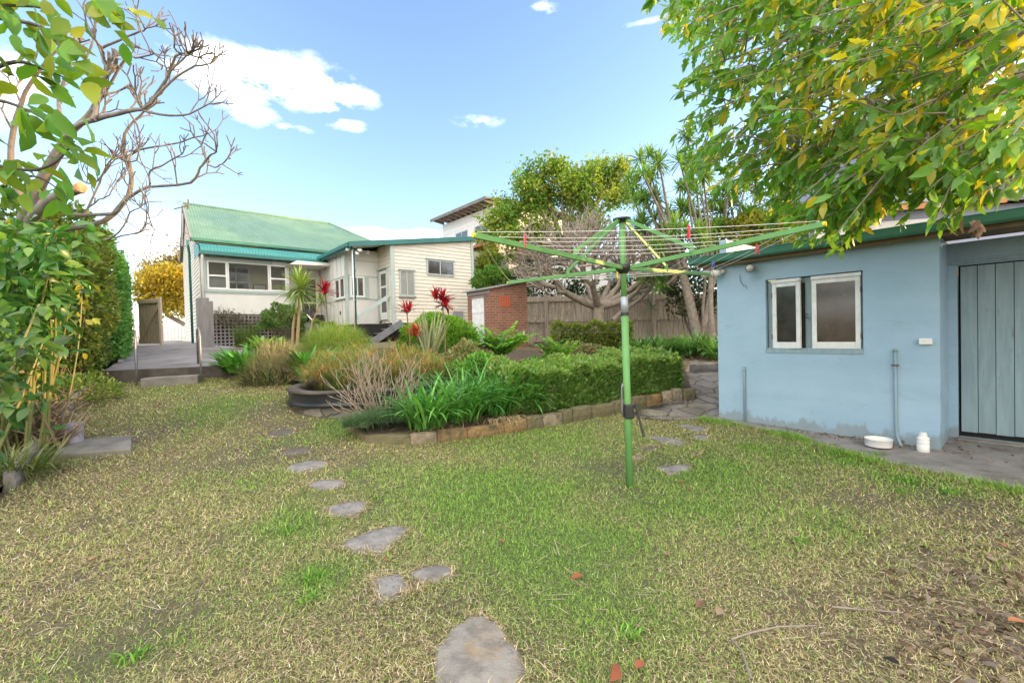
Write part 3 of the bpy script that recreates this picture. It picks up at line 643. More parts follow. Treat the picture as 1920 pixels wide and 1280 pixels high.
b = MB(); b.box(.0, .108, .3, L2-.2, 2.705, 2.748); b.box(-.03, 0, -.02, L2, 2.80, 2.94); b.build('lintel', M_timbg, oh)
b = MB(); b.prism([(-.14, -.1, zt_(-.14)+.01), (L1+.05, -.1, zt_(L1)+.01), (L1+.05, -.1, zt_(L1)+.045), (-.14, -.1, zt_(-.14)+.045)], (0, L2+.2, 0)); b.build('roof', M_timbg, oh)
b = MB(); b.box(.42, .86, -.012, -.001, 2.38, 2.72); vn = b.build('vent', M_vent, oh); b = MB()
for i in range(4):
    for j in range(5): b.box(.44+i*.105, .52+i*.105, -.0135, -.0125, 2.40+j*.064, 2.435+j*.064)
b.build('vent_opening', plain('deep_red', (.22, .05, .03)), vn)
b = MB(); b.box(1.40, 1.46, -.02, -.001, 1.45, 1.6); b.build('vent', M_tub, oh)
# ------------------------------------------------------------------ paling fence
fe = thing('paling_fence', 'weathered grey paling fence with rails and posts along the rear garden bed', 'fence', (4.5, 17.1, 1.1))
f0 = np.array([.55, 17.15, 0]); f1 = np.array([11.5, 16.9, 0])
b = MB(); plank_panel(b, f0, f1, lambda s: 1.0, lambda s: 2.93-.10*s, 108, th=.016, gap=.008, jit=.03); b.build('paling', M_timber, fe, local=False)
b = MB()
for z in (1.95, 2.75): b.bar(np.array([.55, 17.10, z]), np.array([11.5, 16.85, z-.05]), .045, .085)
b.bar(np.array([.55, 17.09, 1.12]), np.array([11.5, 16.84, 1.08]), .03, .16); b.build('rail', M_timber, fe, local=False)
for x in (1.35, 3.2, 5.5, 7.8, 10):
    b = MB(); b.box(x-.055, x+.055, 16.85, 17.0, 1.0, 2.95); b.build('post', M_timber, fe, local=False)
# ------------------------------------------------------------------ neighbouring houses
n0 = np.array([-.82, 24., 0]); nh = thing('neighbour_house', 'tall white two storey house with rafter tails under the eave', 'house', n0, HZ)
b = MB(); b.box(0, 6, 0, 5.3, .9, 8.5); b.build('wall', M_nwall, nh)
b = MB(); b.prism([(-.75, -.3, 8.68), (3.2, -.3, 9.0), (6.8, -.3, 8.68), (6.8, -.3, 8.76), (3.2, -.3, 9.1), (-.75, -.3, 8.78)], (0, 5.8, 0)); b.build('roof', M_eave, nh)
b = MB(); b.box(-.78, -.752, -.3, 5.5, 8.62, 8.8); b.build('gutter', M_eave, nh)
b = MB()
for i in range(11): b.prism([(-.7, -.1+i*.52, 8.6), (0, -.1+i*.52, 8.5), (0, -.1+i*.52, 8.68), (-.7, -.1+i*.52, 8.68)], (0, .09, 0))
b.build('rafter_tail', M_timbg, nh)
b = MB(); b.box(-.01, -.002, .3, 5.1, 7.9, 8.02); b.box(-.012, -.002, .3, 5.1, 6.2, 6.3)
for y in (2.2, 4.0): b.box(-.012, -.002, y-.03, y+.03, 6.3, 7.9)
b.build('wall_trim', M_white, nh)
for y0 in (.5, 2.5):
    b = MB(); b.box(-.02, -.003, y0, y0+1.3, 6.5, 7.7); w_ = b.build('window', M_trim, nh); b = MB(); b.box(-.024, -.0205, y0+.06, y0+.62, 6.56, 7.64); b.box(-.024, -.0205, y0+.68, y0+1.24, 6.56, 7.64); b.build('pane', M_glassd, w_)
b = MB(); b.tube([(2.2, 1.5, 8.9), (2.2, 1.5, 9.5)], .02, 6); b.tube([(1.7, 1.5, 9.55), (2.9, 1.6, 9.45)], .03, 6); b.build('aerial', M_bark2, nh)
b = MB(); b.box(-2.4, -.02, -1.2, 3.2, .9, 5.6); b.build('annexe_wall', M_nwall, nh)
b = MB(); b.prism([(-2.7, -1.4, 5.6), (.0, -1.4, 6.5), (0, -1.4, 6.6), (-2.7, -1.4, 5.72)], (0, 4.8, 0)); b.build('annexe_roof', M_tile, nh)
b = MB(); b.prism([(-2.85, -1.45, 5.5), (-2.72, -1.45, 5.5), (-2.72, -1.45, 5.72), (-2.85, -1.45, 5.72)], (0, 4.9, 0)); b.build('annexe_gutter', M_eave, nh)
b = MB(); b.tube([(-2.48, -1.25, 5.5), (-2.48, -1.25, 1)], .05, 8); b.build('downpipe', M_teal, nh)
n1 = W(1060, 640, 21.5)*np.array([1, 1, 0]); nb = thing('white_bungalow', 'white gabled bungalow wall behind the bare dome shaped tree', 'house', n1, R(8))
b = MB(); b.prism([(-1.5, 0, 1), (6.5, 0, 1), (6.5, 0, 5.0), (4.2, 0, 6.4), (1.9, 0, 5.0), (-1.5, 0, 5.0)], (0, 6, 0)); b.build('wall', M_nwall, nb)
b = MB(); b.bar((1.6, -.2, 4.9), (4.2, -.2, 6.5), .5, .08); b.bar((6.8, -.2, 4.9), (4.2, -.2, 6.5), .5, .08); b.prism([(-1.8, -.3, 5.02), (1.6, -.3, 5.02), (1.6, -.3, 5.12), (-1.8, -.3, 5.12)], (0, 6, 0)); b.build('roof', M_eave, nb)
b = MB(); b.box(2.9, 3.1, -.03, -.002, 4.0, 4.9); b.box(5.0, 5.8, -.03, -.002, 3.2, 4.2); b.build('window', M_glassd, nb)
n2 = W(1477, 640, 15.5)*np.array([1, 1, 0]); rh = thing('weatherboard_neighbour', 'blue grey weatherboard house with orange pergola beyond the shed roof', 'house', n2, R(-12))
b = MB(); weatherboards(b, [(0, .9), (.86, .9), (.86, 5.25), (0, 5.25)], lambda x, z, o_: (x, -o_, z)); b.box(0.02, 9, .01, 6, .9, 5.25); b.build('wall', M_nwall2, rh)
b = MB(); b.box(.87, 1.0, -.06, -.002, .9, 5.25); b.box(1.0, 4.5, -.03, -.002, .9, 4.95); b.box(-.3, -.06, -.4, -.16, 3, 4.95); b.build('corner_board', M_white, rh)
b = MB()
for i in range(10): b.bar((.9+i*.36, -1.9, 5.0), (1.0+i*.36, 0, 5.45), .05, .12)
b.bar((.6, -1.9, 4.95), (5, -1.9, 4.95), .06, .15); b.build('pergola', M_pergola, rh)
b = MB(); b.prism([(-.3, -.4, 5.27), (9.3, -.4, 5.27), (9.3, 3, 5.8), (-.3, 3, 5.8)], (0, 0, .1)); b.prism([(-.3, 3.01, 5.8), (9.3, 3.01, 5.8), (9.3, 6.4, 5.27), (-.3, 6.4, 5.27)], (0, 0, .1)); b.build('roof', M_eave, rh)
b = MB(); weatherboards(b, [(3.2, 5.3), (11, 5.3), (11, 8.3), (3.2, 8.3)], lambda x, z, o_: (x, .6-o_, z), .18); b.box(3.22, 11, .61, 9, 5.25, 8.3); b.build('shade_storey_wall', M_nwall2, rh)  # upper storey added, hidden by the canopy, to shade the cottage wing
b = MB(); b.prism([(2.9, .2, 8.32), (11.3, .2, 8.32), (11.3, 4.8, 9.6), (2.9, 4.8, 9.6)], (0, 0, .1)); b.prism([(2.9, 4.81, 9.6), (11.3, 4.81, 9.6), (11.3, 9.4, 8.32), (2.9, 9.4, 8.32)], (0, 0, .1)); b.build('shade_storey_roof', M_eave, rh)
# ------------------------------------------------------------------ the blue shed
shed = thing('garden_shed', 'pale blue rendered shed with white casement window and plank door under a green gutter', 'shed', S0, SZ)
b = MB(); holes(b, 0, 2.545, -.15, 2.5, 0, .11, [(.709, 1.845, 1.155, 2.185)])
b.box(0, .11, .112, 5, -.15, 2.9); b.box(2.435, 2.545, .112, .8, -.15, 2.5); b.box(.112, 8, 4.9, 5, -.15, 3.0)
b.box(2.545, 2.63, .802, .9, -.15, 2.48); b.box(2.631, 3.70, .803, .9, 2.2, 2.48); b.box(3.701, 8, .8, .9, -.15, 2.48); b.box(2.632, 3.70, .802, .9, -.15, .06)
b.build('wall', M_blue, shed)
b = MB(); b.box(2.5, 8, .76, .80, 2.215, 2.25); b.build('lintel', M_blued, shed)
b = MB()
b.box(.72, .79, .07, .10, 1.17, 2.17); b.box(1.78, 1.84, .07, .10, 1.17, 2.17); b.box(1.19, 1.275, .07, .10, 1.17, 2.17); b.box(.791, 1.189, .07, .1, 2.10, 2.17); b.box(1.276, 1.779, .07, .1, 2.10, 2.17); b.box(.7, 1.845, -.012, .10, 1.12, 1.165); b.box(.72, 1.84, .0, .1, 1.166, 1.19)
b.build('window_frame', M_blued, shed)
def casement(hx, x1, name, ang):
    hinge = bpy.data.objects.new(name, None)
    w = abs(x1-hx); s = 1 if x1 > hx else -1
    ca, sa = math.cos(ang), math.sin(ang)
    mp = lambda u, v, z: (hx+s*(u*ca)-0*v+ (v*sa*s), .045-u*sa+v*ca, z)
    def bx(b, u0, u1, v0, v1, z0, z1): b.add([mp(u, v, z) for z in (z0, z1) for v in (v0, v1) for u in ((u0, u1) if s > 0 else (u1, u0))], [(0, 2, 3, 1), (4, 5, 7, 6), (0, 1, 5, 4), (2, 6, 7, 3), (0, 4, 6, 2), (1, 3, 7, 5)])
    b = MB(); z0, z1 = 1.185, 2.12
    bx(b, 0, .055, -.02, .02, z0, z1); bx(b, w-.055, w, -.02, .02, z0, z1); bx(b, .0551, w-.0551, -.02, .02, z0, z0+.09); bx(b, .0551, w-.0551, -.02, .02, z1-.055, z1); bx(b, -.01, w+.005, -.035, .022, z1+.002, z1+.05)
    sh = b.build('sash', M_whitep, shed, bevel=.004)
    b = MB(); bx(b, .055, w-.055, -.003, .003, z0+.09, z1-.055); b.build('pane', M_glassdust, sh)
    for z in (1.35, 1.95): b = MB(); bx(b, -.012, .004, -.026, -.0, z-.035, z+.035); b.build('hinge', M_bark2, sh)
    bpy.data.objects.remove(hinge)
casement(.79, 1.165, 'a', R(9)); casement(1.815, 1.285, 'b', R(3))
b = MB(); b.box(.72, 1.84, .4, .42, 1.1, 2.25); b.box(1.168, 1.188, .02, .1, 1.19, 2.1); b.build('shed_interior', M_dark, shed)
b = MB(); b.tube([(1.205, .05, 1.62), (1.26, -.0, 1.61)], .008, 6); b.tube([(1.205, .05, 1.655), (1.24, .0, 1.67)], .006, 6); b.build('window_stay', M_steel, shed)
b = MB()
for i in range(7): b.box(2.655+i*.148, 2.655+i*.148+.143, .84, .87, .12+.005*(i % 2), 2.185)
dr = b.build('door', M_blued, shed, bevel=.003); b = MB(); b.box(2.635, 3.70, .872, .895, .06, 2.2); b.build('door_gap', M_dark, dr)
b = MB(); b.box(2.63, 3.75, .70, .80, -.15, .055); b.build('threshold', M_concrete, shed)
# roof, fascia and gutter
b = MB(); b.prism([(-.28, -.22, 2.60), (8.2, -.22, 2.60), (8.2, 5.2, 3.3), (-.28, 5.2, 3.3)], (0, 0, .03)); b.build('roof', M_steel, shed)
b = MB(); b.box(-.22, 8.1, -.16, -.125, 2.46, 2.585); b.box(-.22, 8.1, -.124, .75, 2.512, 2.53); b.build('fascia', M_fascia, shed)
b = MB(); q = [(-.17, 2.615), (-.175, 2.55), (-.20, 2.515), (-.25, 2.505), (-.285, 2.53), (-.30, 2.60), (-.31, 2.62), (-.295, 2.625), (-.28, 2.56), (-.25, 2.525), (-.21, 2.535), (-.185, 2.61)]
b.prism([(-.32, y, z) for y, z in q], (8.5, 0, 0)); b.build('gutter', M_teal if 0 else M_green, shed)
b = MB(); b.tube([(.40, -.022, -.05), (.40, -.022, .86), (.40, -.02, .89), (.40, .02, .89)], .017, 10); b.lathe([(.021, 0), (.021, .03)], (.40, -.022, .84), 10); b.build('water_pipe', M_blued, shed, smooth=True)
b = MB(); b.tube([(2.155, -.022, 1.17), (2.155, -.022, .25), (2.165, -.03, .14), (2.20, -.06, .04), (2.235, -.09, -.02)], .016, 10); b.lathe([(.0, 0), (.019, .0), (.019, .03), (.012, .04)], (2.155, -.022, 1.155), 10); b.build('conduit', M_blued, shed, smooth=True)
b = MB(); b.box(2.12, 2.19, -.045, 0, .985, 1.0); b.build('pipe_clip', M_bark2, shed)
b = MB(); b.box(2.372, 2.485, -.062, -.001, 1.245, 1.315); swb = b.build('switch_box', M_tub, shed, bevel=.008); b = MB(); b.box(2.415, 2.44, -.068, -.062, 1.28, 1.305); b.build('switch', M_white, swb)
def floodlight(x, z, ang, m1, name='floodlight'):
    b = MB(); d = np.array([math.sin(ang)*-1, -math.cos(ang), -.25]); d = unit(d); p = np.array([x, -.06, z])
    b.tube([np.array([x, -.0, z+.03]), p, p+d*.05], .03, 10); b.tube([p+d*.03, p+d*.06, p+d*.16], [.03, .045, .062], 14); f = b.build(name, m1, shed, smooth=True)
    b = MB(); q = p+d*.155; b.tube([q, q+d*.03, q+d*.05], [.06, .05, .012], 14); b.build('lamp', M_bulb, f, smooth=True)
floodlight(.50, 2.40, -.5, M_blackp); floodlight(.12, 2.38, .7, M_tub, 'security_sensor'); floodlight(-.02, 2.40, 1.4, M_tub, 'floodlight')
b = MB(); b.tube([(.36, -.02, 2.3), (.37, -.03, 2.2), (.42, -.03, 2.12), (.45, -.03, 2.13), (.46, -.03, 2.08)], .004, 5); b.build('cable', M_blackp, shed)
# things standing on the paved strip
p = WZ(1647, 836, .04); b = MB(); b.lathe([(.085, 0), (.125, .004), (.128, .01), (.132, .088), (.136, .09), (.133, .094), (.126, .09), (.12, .018), (.0, .012)], tuple(p), 40); o = b.build('plastic_tub', M_tub, smooth=False); tag(o, 'round white plastic tub standing beside the blue pipe', 'tub'); o.data.shade_smooth()
bt = thing('plastic_bottle', 'white ribbed plastic bottle with screw cap beside the shed corner', 'bottle', WZ(1731, 847, .015))
q = tuple(WZ(1731, 847, .015)); b = MB(); b.lathe([(.05, 0), (.056, .006), (.056, .085), (.053, .09), (.056, .095), (.056, .135), (.053, .14), (.056, .145), (.056, .165), (.04, .18), (.036, .185)], q, 28); b.build('body', M_tub, bt, local=False, smooth=True)
b = MB(); b.lathe([(.037, .186), (.037, .21), (.03, .213), (.03, .226), (0, .228)], q, 24); b.build('cap', M_white, bt, local=False)
# ------------------------------------------------------------------ rotary clothes hoist
base = WZ(1181, 912, 0.0); hub = W(1174, 503, base[1]); cap = W(1166, 411, base[1])
ho = thing('clothes_hoist', 'green enamelled rotary clothes hoist with four arms and wire lines', 'clothes line', base)
ax = unit(cap-base); at = lambda z: base+ax*((z-base[2])/ax[2])
b = MB(); b.tube([base-ax*.1, at(hub[2]-.42)], .034, 16); b.build('pole', M_hoist, ho, local=False, smooth=True)
b = MB(); b.tube([at(hub[2]-.42), at(hub[2]-.27)], .0345, 16); b.build('sleeve', M_silver, ho, local=False, smooth=True)
b = MB(); b.tube([at(hub[2]-.45), at(hub[2]-.42)], .0365, 16); b.build('collar', M_blackp, ho, local=False)
b = MB(); b.tube([at(hub[2]-.27), at(cap[2]-.03)], .028, 16); b.build('upper_pole', M_hoist, ho, local=False, smooth=True)
b = MB(); b.tube([at(hub[2]-.05), at(hub[2]-.01), at(hub[2]+.02), at(hub[2]+.035)], [.036, .07, .075, .05], 20); b.build('hub', M_blackp, ho, local=False, smooth=True)
b = MB(); b.tube([at(cap[2]-.035), at(cap[2]-.01)], [.035, .06], 18); b.tube([at(cap[2]-.009), at(cap[2]+.004), at(cap[2]+.014)], [.085, .085, .04], 22); b.build('top_cap', M_blackp, ho, local=False)
tips = [WZ(889, 441, 2.15), WZ(1545, 420, 2.155), WZ(1331, 514, 2.155), WZ(953, 530, 2.145)]   # in turn round the hoist
tips = [hub+(t-hub)*(1.82/np.linalg.norm((t-hub)[:2])) if 0 else t for t in tips]
lines = []
for t in tips:
    d = unit(t-hub); b = MB(); b.bar(hub+d*.05, t, .022, .038); a_ = b.build('arm', M_hoist, ho, local=False, bevel=.003)
    b = MB(); b.tube([t-d*.005, t+d*.012], .016, 10); e = b.build('end_cap', M_yel, None); e.parent = a_; e.matrix_parent_inverse = a_.matrix_basis.inverted(); e.location = -Vector(base)
    m_ = hub+(t-hub)*.42+np.array([0, 0, .03]); top = at(cap[2]-.015)+d*np.array([1, 1, 0])*.05
    b = MB(); b.bar(top, m_+np.array([0, 0, .02]), .012, .032); b.bar(m_-np.array([0, 0, .03]), m_+np.array([0, 0, .045]), .03, .03, (1, 0, 0)); b.build('strut', M_hoist, ho, local=False, bevel=.002)
lpts = {}
for k, f_ in enumerate((.44, .55, .66, .77, .88, .985)):
    b = MB()
    for i in range(4):
        p, q = [hub+(tips[j % 4]-hub)*f_+np.array([0, 0, .026]) for j in (i, i+1)]
        s_ = .015+.02*f_*random.random()
        P = [p+(q-p)*u-np.array([0, 0, s_*4*u*(1-u)]) for u in np.linspace(0, 1, 9)]
        lpts[(k, i)] = P; b.tube(P, .0022, 5)
    b.build('line', M_wire, ho, local=False, smooth=True)
b = MB(); pz = at(.78); b.box(pz[0]-.035, pz[0]+.05, pz[1]-.05, pz[1]+.04, .66, .80); b.build('gear_box', M_blackp, ho, local=False, bevel=.012)
b = MB(); b.tube([pz+np.array([.05, -.02, .0]), pz+np.array([.075, -.05, 0])], .012, 8); b.bar(pz+np.array([.065, -.045, .03]), pz+np.array([.125, -.075, -.27]), .014, .03, (0, 1, 0)); b.tube([pz+np.array([.12, -.06, -.22]), pz+np.array([.125, -.09, -.28])], .014, 8); b.build('crank_handle', M_blackp, ho, local=False)
b = MB(); c_ = at(.98); b.tube([c_+np.array([-.04, 0, .0]), c_+np.array([-.055, -.02, -.02]), c_+np.array([-.055, -.02, -.25]), c_+np.array([-.045, 0, -.30])], .008, 8); b.box(c_[0]-.05, c_[0]-.02, c_[1]-.01, c_[1]+.02, c_[2]-.015, c_[2]+.015); b.build('lock_rod', M_steel, ho, local=False)
def peg(k, i, u, m, lab, sz=.075, off=.02, flip=False):
    P = lpts[(k, i)]; j = min(int(u*8), 7); w = u*8-j; p = P[j]*(1-w)+P[j+1]*w; d = unit(P[j+1]-P[j]); nn = np.array([-d[1], d[0], 0])
    t = thing('clothes_peg', lab, 'peg', p, group='plastic pegs clipped on the hoist lines')
    b = MB()
    for s in (-1, 1):
        o_ = nn*s
        b.prism([p+o_*.003+d*-.006+np.array([0, 0, off]), p+o_*.003+d*.006+np.array([0, 0, off]), p+o_*.005+d*.006+np.array([0, 0, -.02]), p+o_*.013+d*.005+np.array([0, 0, off-sz]), p+o_*.013-d*.005+np.array([0, 0, off-sz]), p+o_*.005-d*.006+np.array([0, 0, -.02])], o_*.005)
    b.build('jaw', m, t, local=False, bevel=.001)
    b = MB(); b.tube([p+np.array([0, 0, -.012])-d*.008, p+np.array([0, 0, -.012])+d*.008], .006, 8); b.build('spring', M_steel, t, local=False)
# segments: 0 = near pair of arms, 1 = shed side, 2 = far side, 3 = house side
def useg(k, i, px_):
    best = min(np.linspace(.03, .97, 95), key=lambda u: abs(projx(lpts[(k, i)][0]+(lpts[(k, i)][-1]-lpts[(k, i)][0])*u)-px_)); return best
def projx(p): v = p-EYE; return 960+F*(v@RT)/(v@FW)
peg(4, 0, useg(4, 0, 983), M_red, 'bright red peg hanging against the arm towards the weatherboard wing', .085)
peg(5, 0, useg(5, 0, 1290), M_red, 'bright red peg on the uppermost line before the strap leaved trees', .085)
peg(3, 3, useg(3, 3, 957), M_red, 'faded red peg alone above the brick outhouse roof', .085)
peg(4, 1, useg(4, 1, 1420), M_red, 'dark red peg beside the shed floodlight', .08)
peg(1, 2, useg(1, 2, 1148), M_aqua, 'aqua peg on the far lines nearest the house side of the pole', .09)
peg(3, 2, useg(3, 2, 1177), M_aqua, 'aqua peg on the far lines against the pole', .09)
peg(0, 2, useg(0, 2, 1158), M_yel, 'yellow peg just below the black hub', .085)
peg(4, 2, useg(4, 2, 1303), M_bluep, 'bright blue peg near the grey tree trunk', .06)
peg(3, 1, useg(3, 1, 1337), M_bluep, 'blue peg by the corner of the shed gutter', .07)
peg(2, 2, useg(2, 2, 1263), M_orp, 'pale orange peg on the far lines before the grey trunk', .06)
peg(2, 2, useg(2, 2, 1112), M_wp, 'white peg on the far lines over the bare tree fork', .06)
# ------------------------------------------------------------------ stepping stones
def stone(px_, lab, m=None, th=.05, z=None, group=None, name='stepping_stone', rag=.06):
    P = [G(*q) for q in px_]; P = np.array(P); c = P.mean(0)
    Q_ = []
    for i in range(len(P)):
        a, d = P[i], P[(i+1) % len(P)]
        for u in np.linspace(0, 1, 5)[:-1]:
            p = a+(d-a)*u; p = p+(c-p)*(.10*(1-math.sin(u*math.pi)))+(c-p)*random.uniform(-rag, rag)*.7; Q_.append(p)
    Q_ = np.array(Q_); n = len(Q_); z0 = gz(Q_[:, 0], Q_[:, 1])
    ins = c[:2]+(Q_[:, :2]-c[:2])*(1-.02/np.linalg.norm(Q_[:, :2]-c[:2], axis=1)[:, None])
    mid = c[:2]+(Q_[:, :2]-c[:2])*.5
    th = th*.55
    V = np.concatenate([np.column_stack([Q_[:, :2], z0-.04]), np.column_stack([Q_[:, :2], z0+th*.55]), np.column_stack([ins, z0+th+rng.normal(size=n)*.002]), np.column_stack([mid, gz(mid[:, 0], mid[:, 1])+th+.004+rng.normal(size=n)*.002]), [[c[0], c[1], float(gz(c[0], c[1]))+th+.004]]])
    Fs = []
    for L in range(3): Fs += [(L*n+i, L*n+(i+1) % n, (L+1)*n+(i+1) % n, (L+1)*n+i) for i in range(n)]
    Fs += [(3*n+i, 3*n+(i+1) % n, 4*n) for i in range(n)]
    o = obj(name, V, Fs, m or M_slate, smooth=True); tag(o, lab, 'stepping stone' if name == 'stepping_stone' else 'flagstone', group)
    STONES.append((c[0], c[1], ins)); return o
STONES = []
gL = 'stepping stones across the lawn towards the pond'; gR = 'flat stones set in the grass by the hoist'
stone([(806, 1238), (822, 1205), (868, 1163), (893, 1157), (925, 1163), (958, 1205), (992, 1258), (985, 1300), (900, 1320), (820, 1310)], 'largest stepping stone, broad and grey with an ochre stain', M_slate2, .035, group=gL)
stone([(692, 1097), (700, 1085), (745, 1078), (757, 1082), (770, 1112), (752, 1125), (705, 1132), (706, 1118)], 'grey stepping stone of a close pair, rounded one with a pale corner', M_slate, .03, group=gL)
stone([(764, 1078), (785, 1068), (828, 1060), (854, 1072), (852, 1086), (800, 1098), (785, 1110), (779, 1108), (778, 1095)], 'grey stepping stone of a close pair, longer one with a chipped end', M_slate, .03, group=gL)
stone([(632, 1026), (668, 1006), (728, 987), (768, 990), (766, 1003), (740, 1020), (722, 1041), (690, 1040), (640, 1032)], 'large pale grey stepping stone with cracks, wedge shaped', M_slate, .03, group=gL)
stone([(606, 961), (620, 950), (660, 942), (690, 943), (690, 953), (672, 968), (655, 974), (610, 970)], 'medium grey stepping stone between the wedge stone and the round one', M_slate, .03, group=gL)
stone([(573, 913), (590, 904), (625, 900), (650, 904), (648, 914), (625, 922), (590, 924)], 'round grey stepping stone sunk neatly in the straw grass', M_slate, .03, group=gL)
stone([(530, 878), (560, 868), (600, 863), (618, 866), (612, 876), (580, 886), (545, 888)], 'long grey stepping stone half covered by straw', M_slate, .02, group=gL)
stone([(520, 848), (548, 840), (580, 838), (590, 846), (565, 855), (525, 856)], 'dark stepping stone nearly buried in bare soil', M_slate3, .016, group=gL)
stone([(498, 812), (525, 806), (555, 806), (558, 814), (525, 822), (500, 820)], 'farthest stepping stone, a dark sliver close to the pond', M_slate3, .014, group=gL)
stone([(1228, 880), (1245, 874), (1290, 871), (1299, 874), (1290, 885), (1252, 895), (1245, 886)], 'cracked grey flat stone nearest the camera beside the hoist pole', M_slate, .02, group=gR)
stone([(1208, 822), (1225, 818), (1262, 822), (1291, 832), (1285, 837), (1245, 832)], 'long pale flat stone, the narrow one beyond the hoist pole', M_slate, .022, group=gR)
stone([(1265, 797), (1285, 796), (1325, 803), (1332, 809), (1310, 812), (1285, 806)], 'dark narrow flat stone nearest the shed corner', M_slate, .02, group=gR)
stone([(1293, 819), (1310, 815), (1330, 817), (1328, 826), (1305, 827)], 'small grey flat stone between the two narrow ones', M_slate, .016, group=gR)
stone([(1196, 842), (1215, 837), (1238, 840), (1232, 848), (1205, 850)], 'worn flat stone half hidden in dry grass by the pole', M_slate3, .014, group=gR)
stone([(1186, 860), (1196, 855), (1206, 857), (1202, 866), (1188, 867)], 'small pale flat stone touching the hoist pole in view', M_slate, .014, group=gR)
stone([(1294, 852), (1308, 849), (1316, 853), (1305, 858)], 'smallest dark flat stone in the green grass', M_slate3, .012, group=gR)
# ------------------------------------------------------------------ sandstone kerbs
def block_row(P, seg, hs, w, labels, grp, name='kerb_stone', m=M_sand, cat='kerb stone'):
    P = np.array(P); L = np.concatenate([[0], np.cumsum(np.linalg.norm(np.diff(P[:, :2], axis=0), axis=1))])
    ev = lambda s: np.array([np.interp(s, L, P[:, i]) for i in range(3)])
    for i, (s0, s1) in enumerate(seg):
        a, c = ev(s0*L[-1]+.004), ev(s1*L[-1]-.004); t = unit((c-a)*np.array([1, 1, 0])); nn = np.array([-t[1], t[0], 0])
        n = 6; V = []; h = hs[i] if isinstance(hs, (list, tuple)) else hs
        prof = [(0, -.08), (-.012, h*.45), (.004, h*.86), (.03, h), (w*.6, h*1.0), (w, h*.96), (w+.01, -.08)]
        lean = random.uniform(-.012, .012)
        for j in range(n+1):
            p = a+(c-a)*j/n; e = .018 if j in (0, n) else 0
            for (y, z) in prof: V.append(p+nn*(y+random.uniform(-.007, .007)+(e if y < .02 else -e))+np.array([0, 0, z+lean+random.uniform(-.006, .006)-(e*.6 if z > h*.5 else 0)]))
        k = len(prof); Fs = [(j*k+q, (j+1)*k+q, (j+1)*k+q+1, j*k+q+1) for j in range(n) for q in range(k-1)]
        Fs += [tuple(range(k)), tuple(n*k+q for q in range(k))[::-1]]
        o = obj(name, V, Fs, m[i] if isinstance(m, list) else m, bevel=.008); tag(o, labels[i], cat, grp)
ordn = ['first', 'second', 'third', 'fourth', 'fifth', 'sixth', 'seventh', 'eighth', 'ninth', 'tenth', 'eleventh', 'twelfth', 'thirteenth', 'fourteenth', 'fifteenth', 'sixteenth']
cuts = [0, .105, .165, .235, .33, .395, .445, .51, .545, .61, .69, .755, .82, .885, .92, .955, 1.0]
desc = ['moss topped', 'pale mortared', 'tan', 'orange brown', 'ochre', 'straw draped', 'grey tan', 'mossy', 'narrow', 'mossy rounded', 'long mossy', 'pole side', 'brown', 'tan', 'small pale', 'end']
block_row(KP, list(zip(cuts[:-1], cuts[1:])), [.205+.016*(i % 3) for i in range(16)], .17,
          [desc[i]+' sandstone kerb block, '+ordn[i]+' from the mossy corner of the hedge bed' for i in range(16)], 'sandstone kerb along the hedge bed', m=[M_sand2, M_sand3, M_sand, M_sand, M_sand, M_sand2, M_sand3, M_sand2, M_sand2, M_sand2, M_sand2, M_sand2, M_sand, M_sand3, M_sand3, M_sand2])
block_row([WZ(640, 800, .17), WZ(660, 822, .06), WZ(684, 846, .0)], [(0, .5), (.5, 1)], .17, .15, ['sandstone kerb block under the grey green grass towards the pond', 'mossy sandstone kerb block turning the corner of the hedge bed'], 'sandstone kerb along the hedge bed', m=M_sand2)
block_row([WZ(1300, 700, .50), WZ(1345, 698, .50), WZ(1420, 690, .55)], [(0, .4), (.4, 1)], .2, .18, ['pale kerb block where the crazy paving ends', 'pale kerb block half hidden by the shed corner'], 'pale kerb stones of the fence bed', m=M_concrete)
KL = [(-5.1, 4.45), (-5.6, 5.05), (-6.15, 5.72), (-6.9, 6.65), (-7.65, 7.6), (-8.25, 8.5), (-8.8, 9.2)]
cu = np.linspace(0, 1, 10)
block_row([np.array([x, y, float(gz(x, y))]) for x, y in KL], list(zip(cu[:-1], cu[1:])), .17, .11, ['low concrete edging block along the side bed, '+ordn[i]+' from the front of the lawn' for i in range(9)], 'concrete edging of the side bed', 'edging_block', M_concrete, 'edging block')
block_row([WZ(455, 728, .52), WZ(520, 722, .5), WZ(560, 718, .5)], [(0, .45), (.45, 1)], .13, .2, ['broken sandstone edging below the straw coloured bush', 'broken sandstone edging between the bush and the pond'], 'broken stones below the dry bush')
block_row([hw(-1.98, -5.6, .98), hw(-2.0, -3, 1.12), hw(-2.0, 0, 1.3)], [(0, .5), (.5, 1)], .12, .1, ['pale edging kerb of the yard below the clipped hedge, near length', 'pale edging kerb of the yard below the clipped hedge, far length'], 'edging kerbs under the clipped hedge', 'edging_kerb', M_concrete, 'kerb')
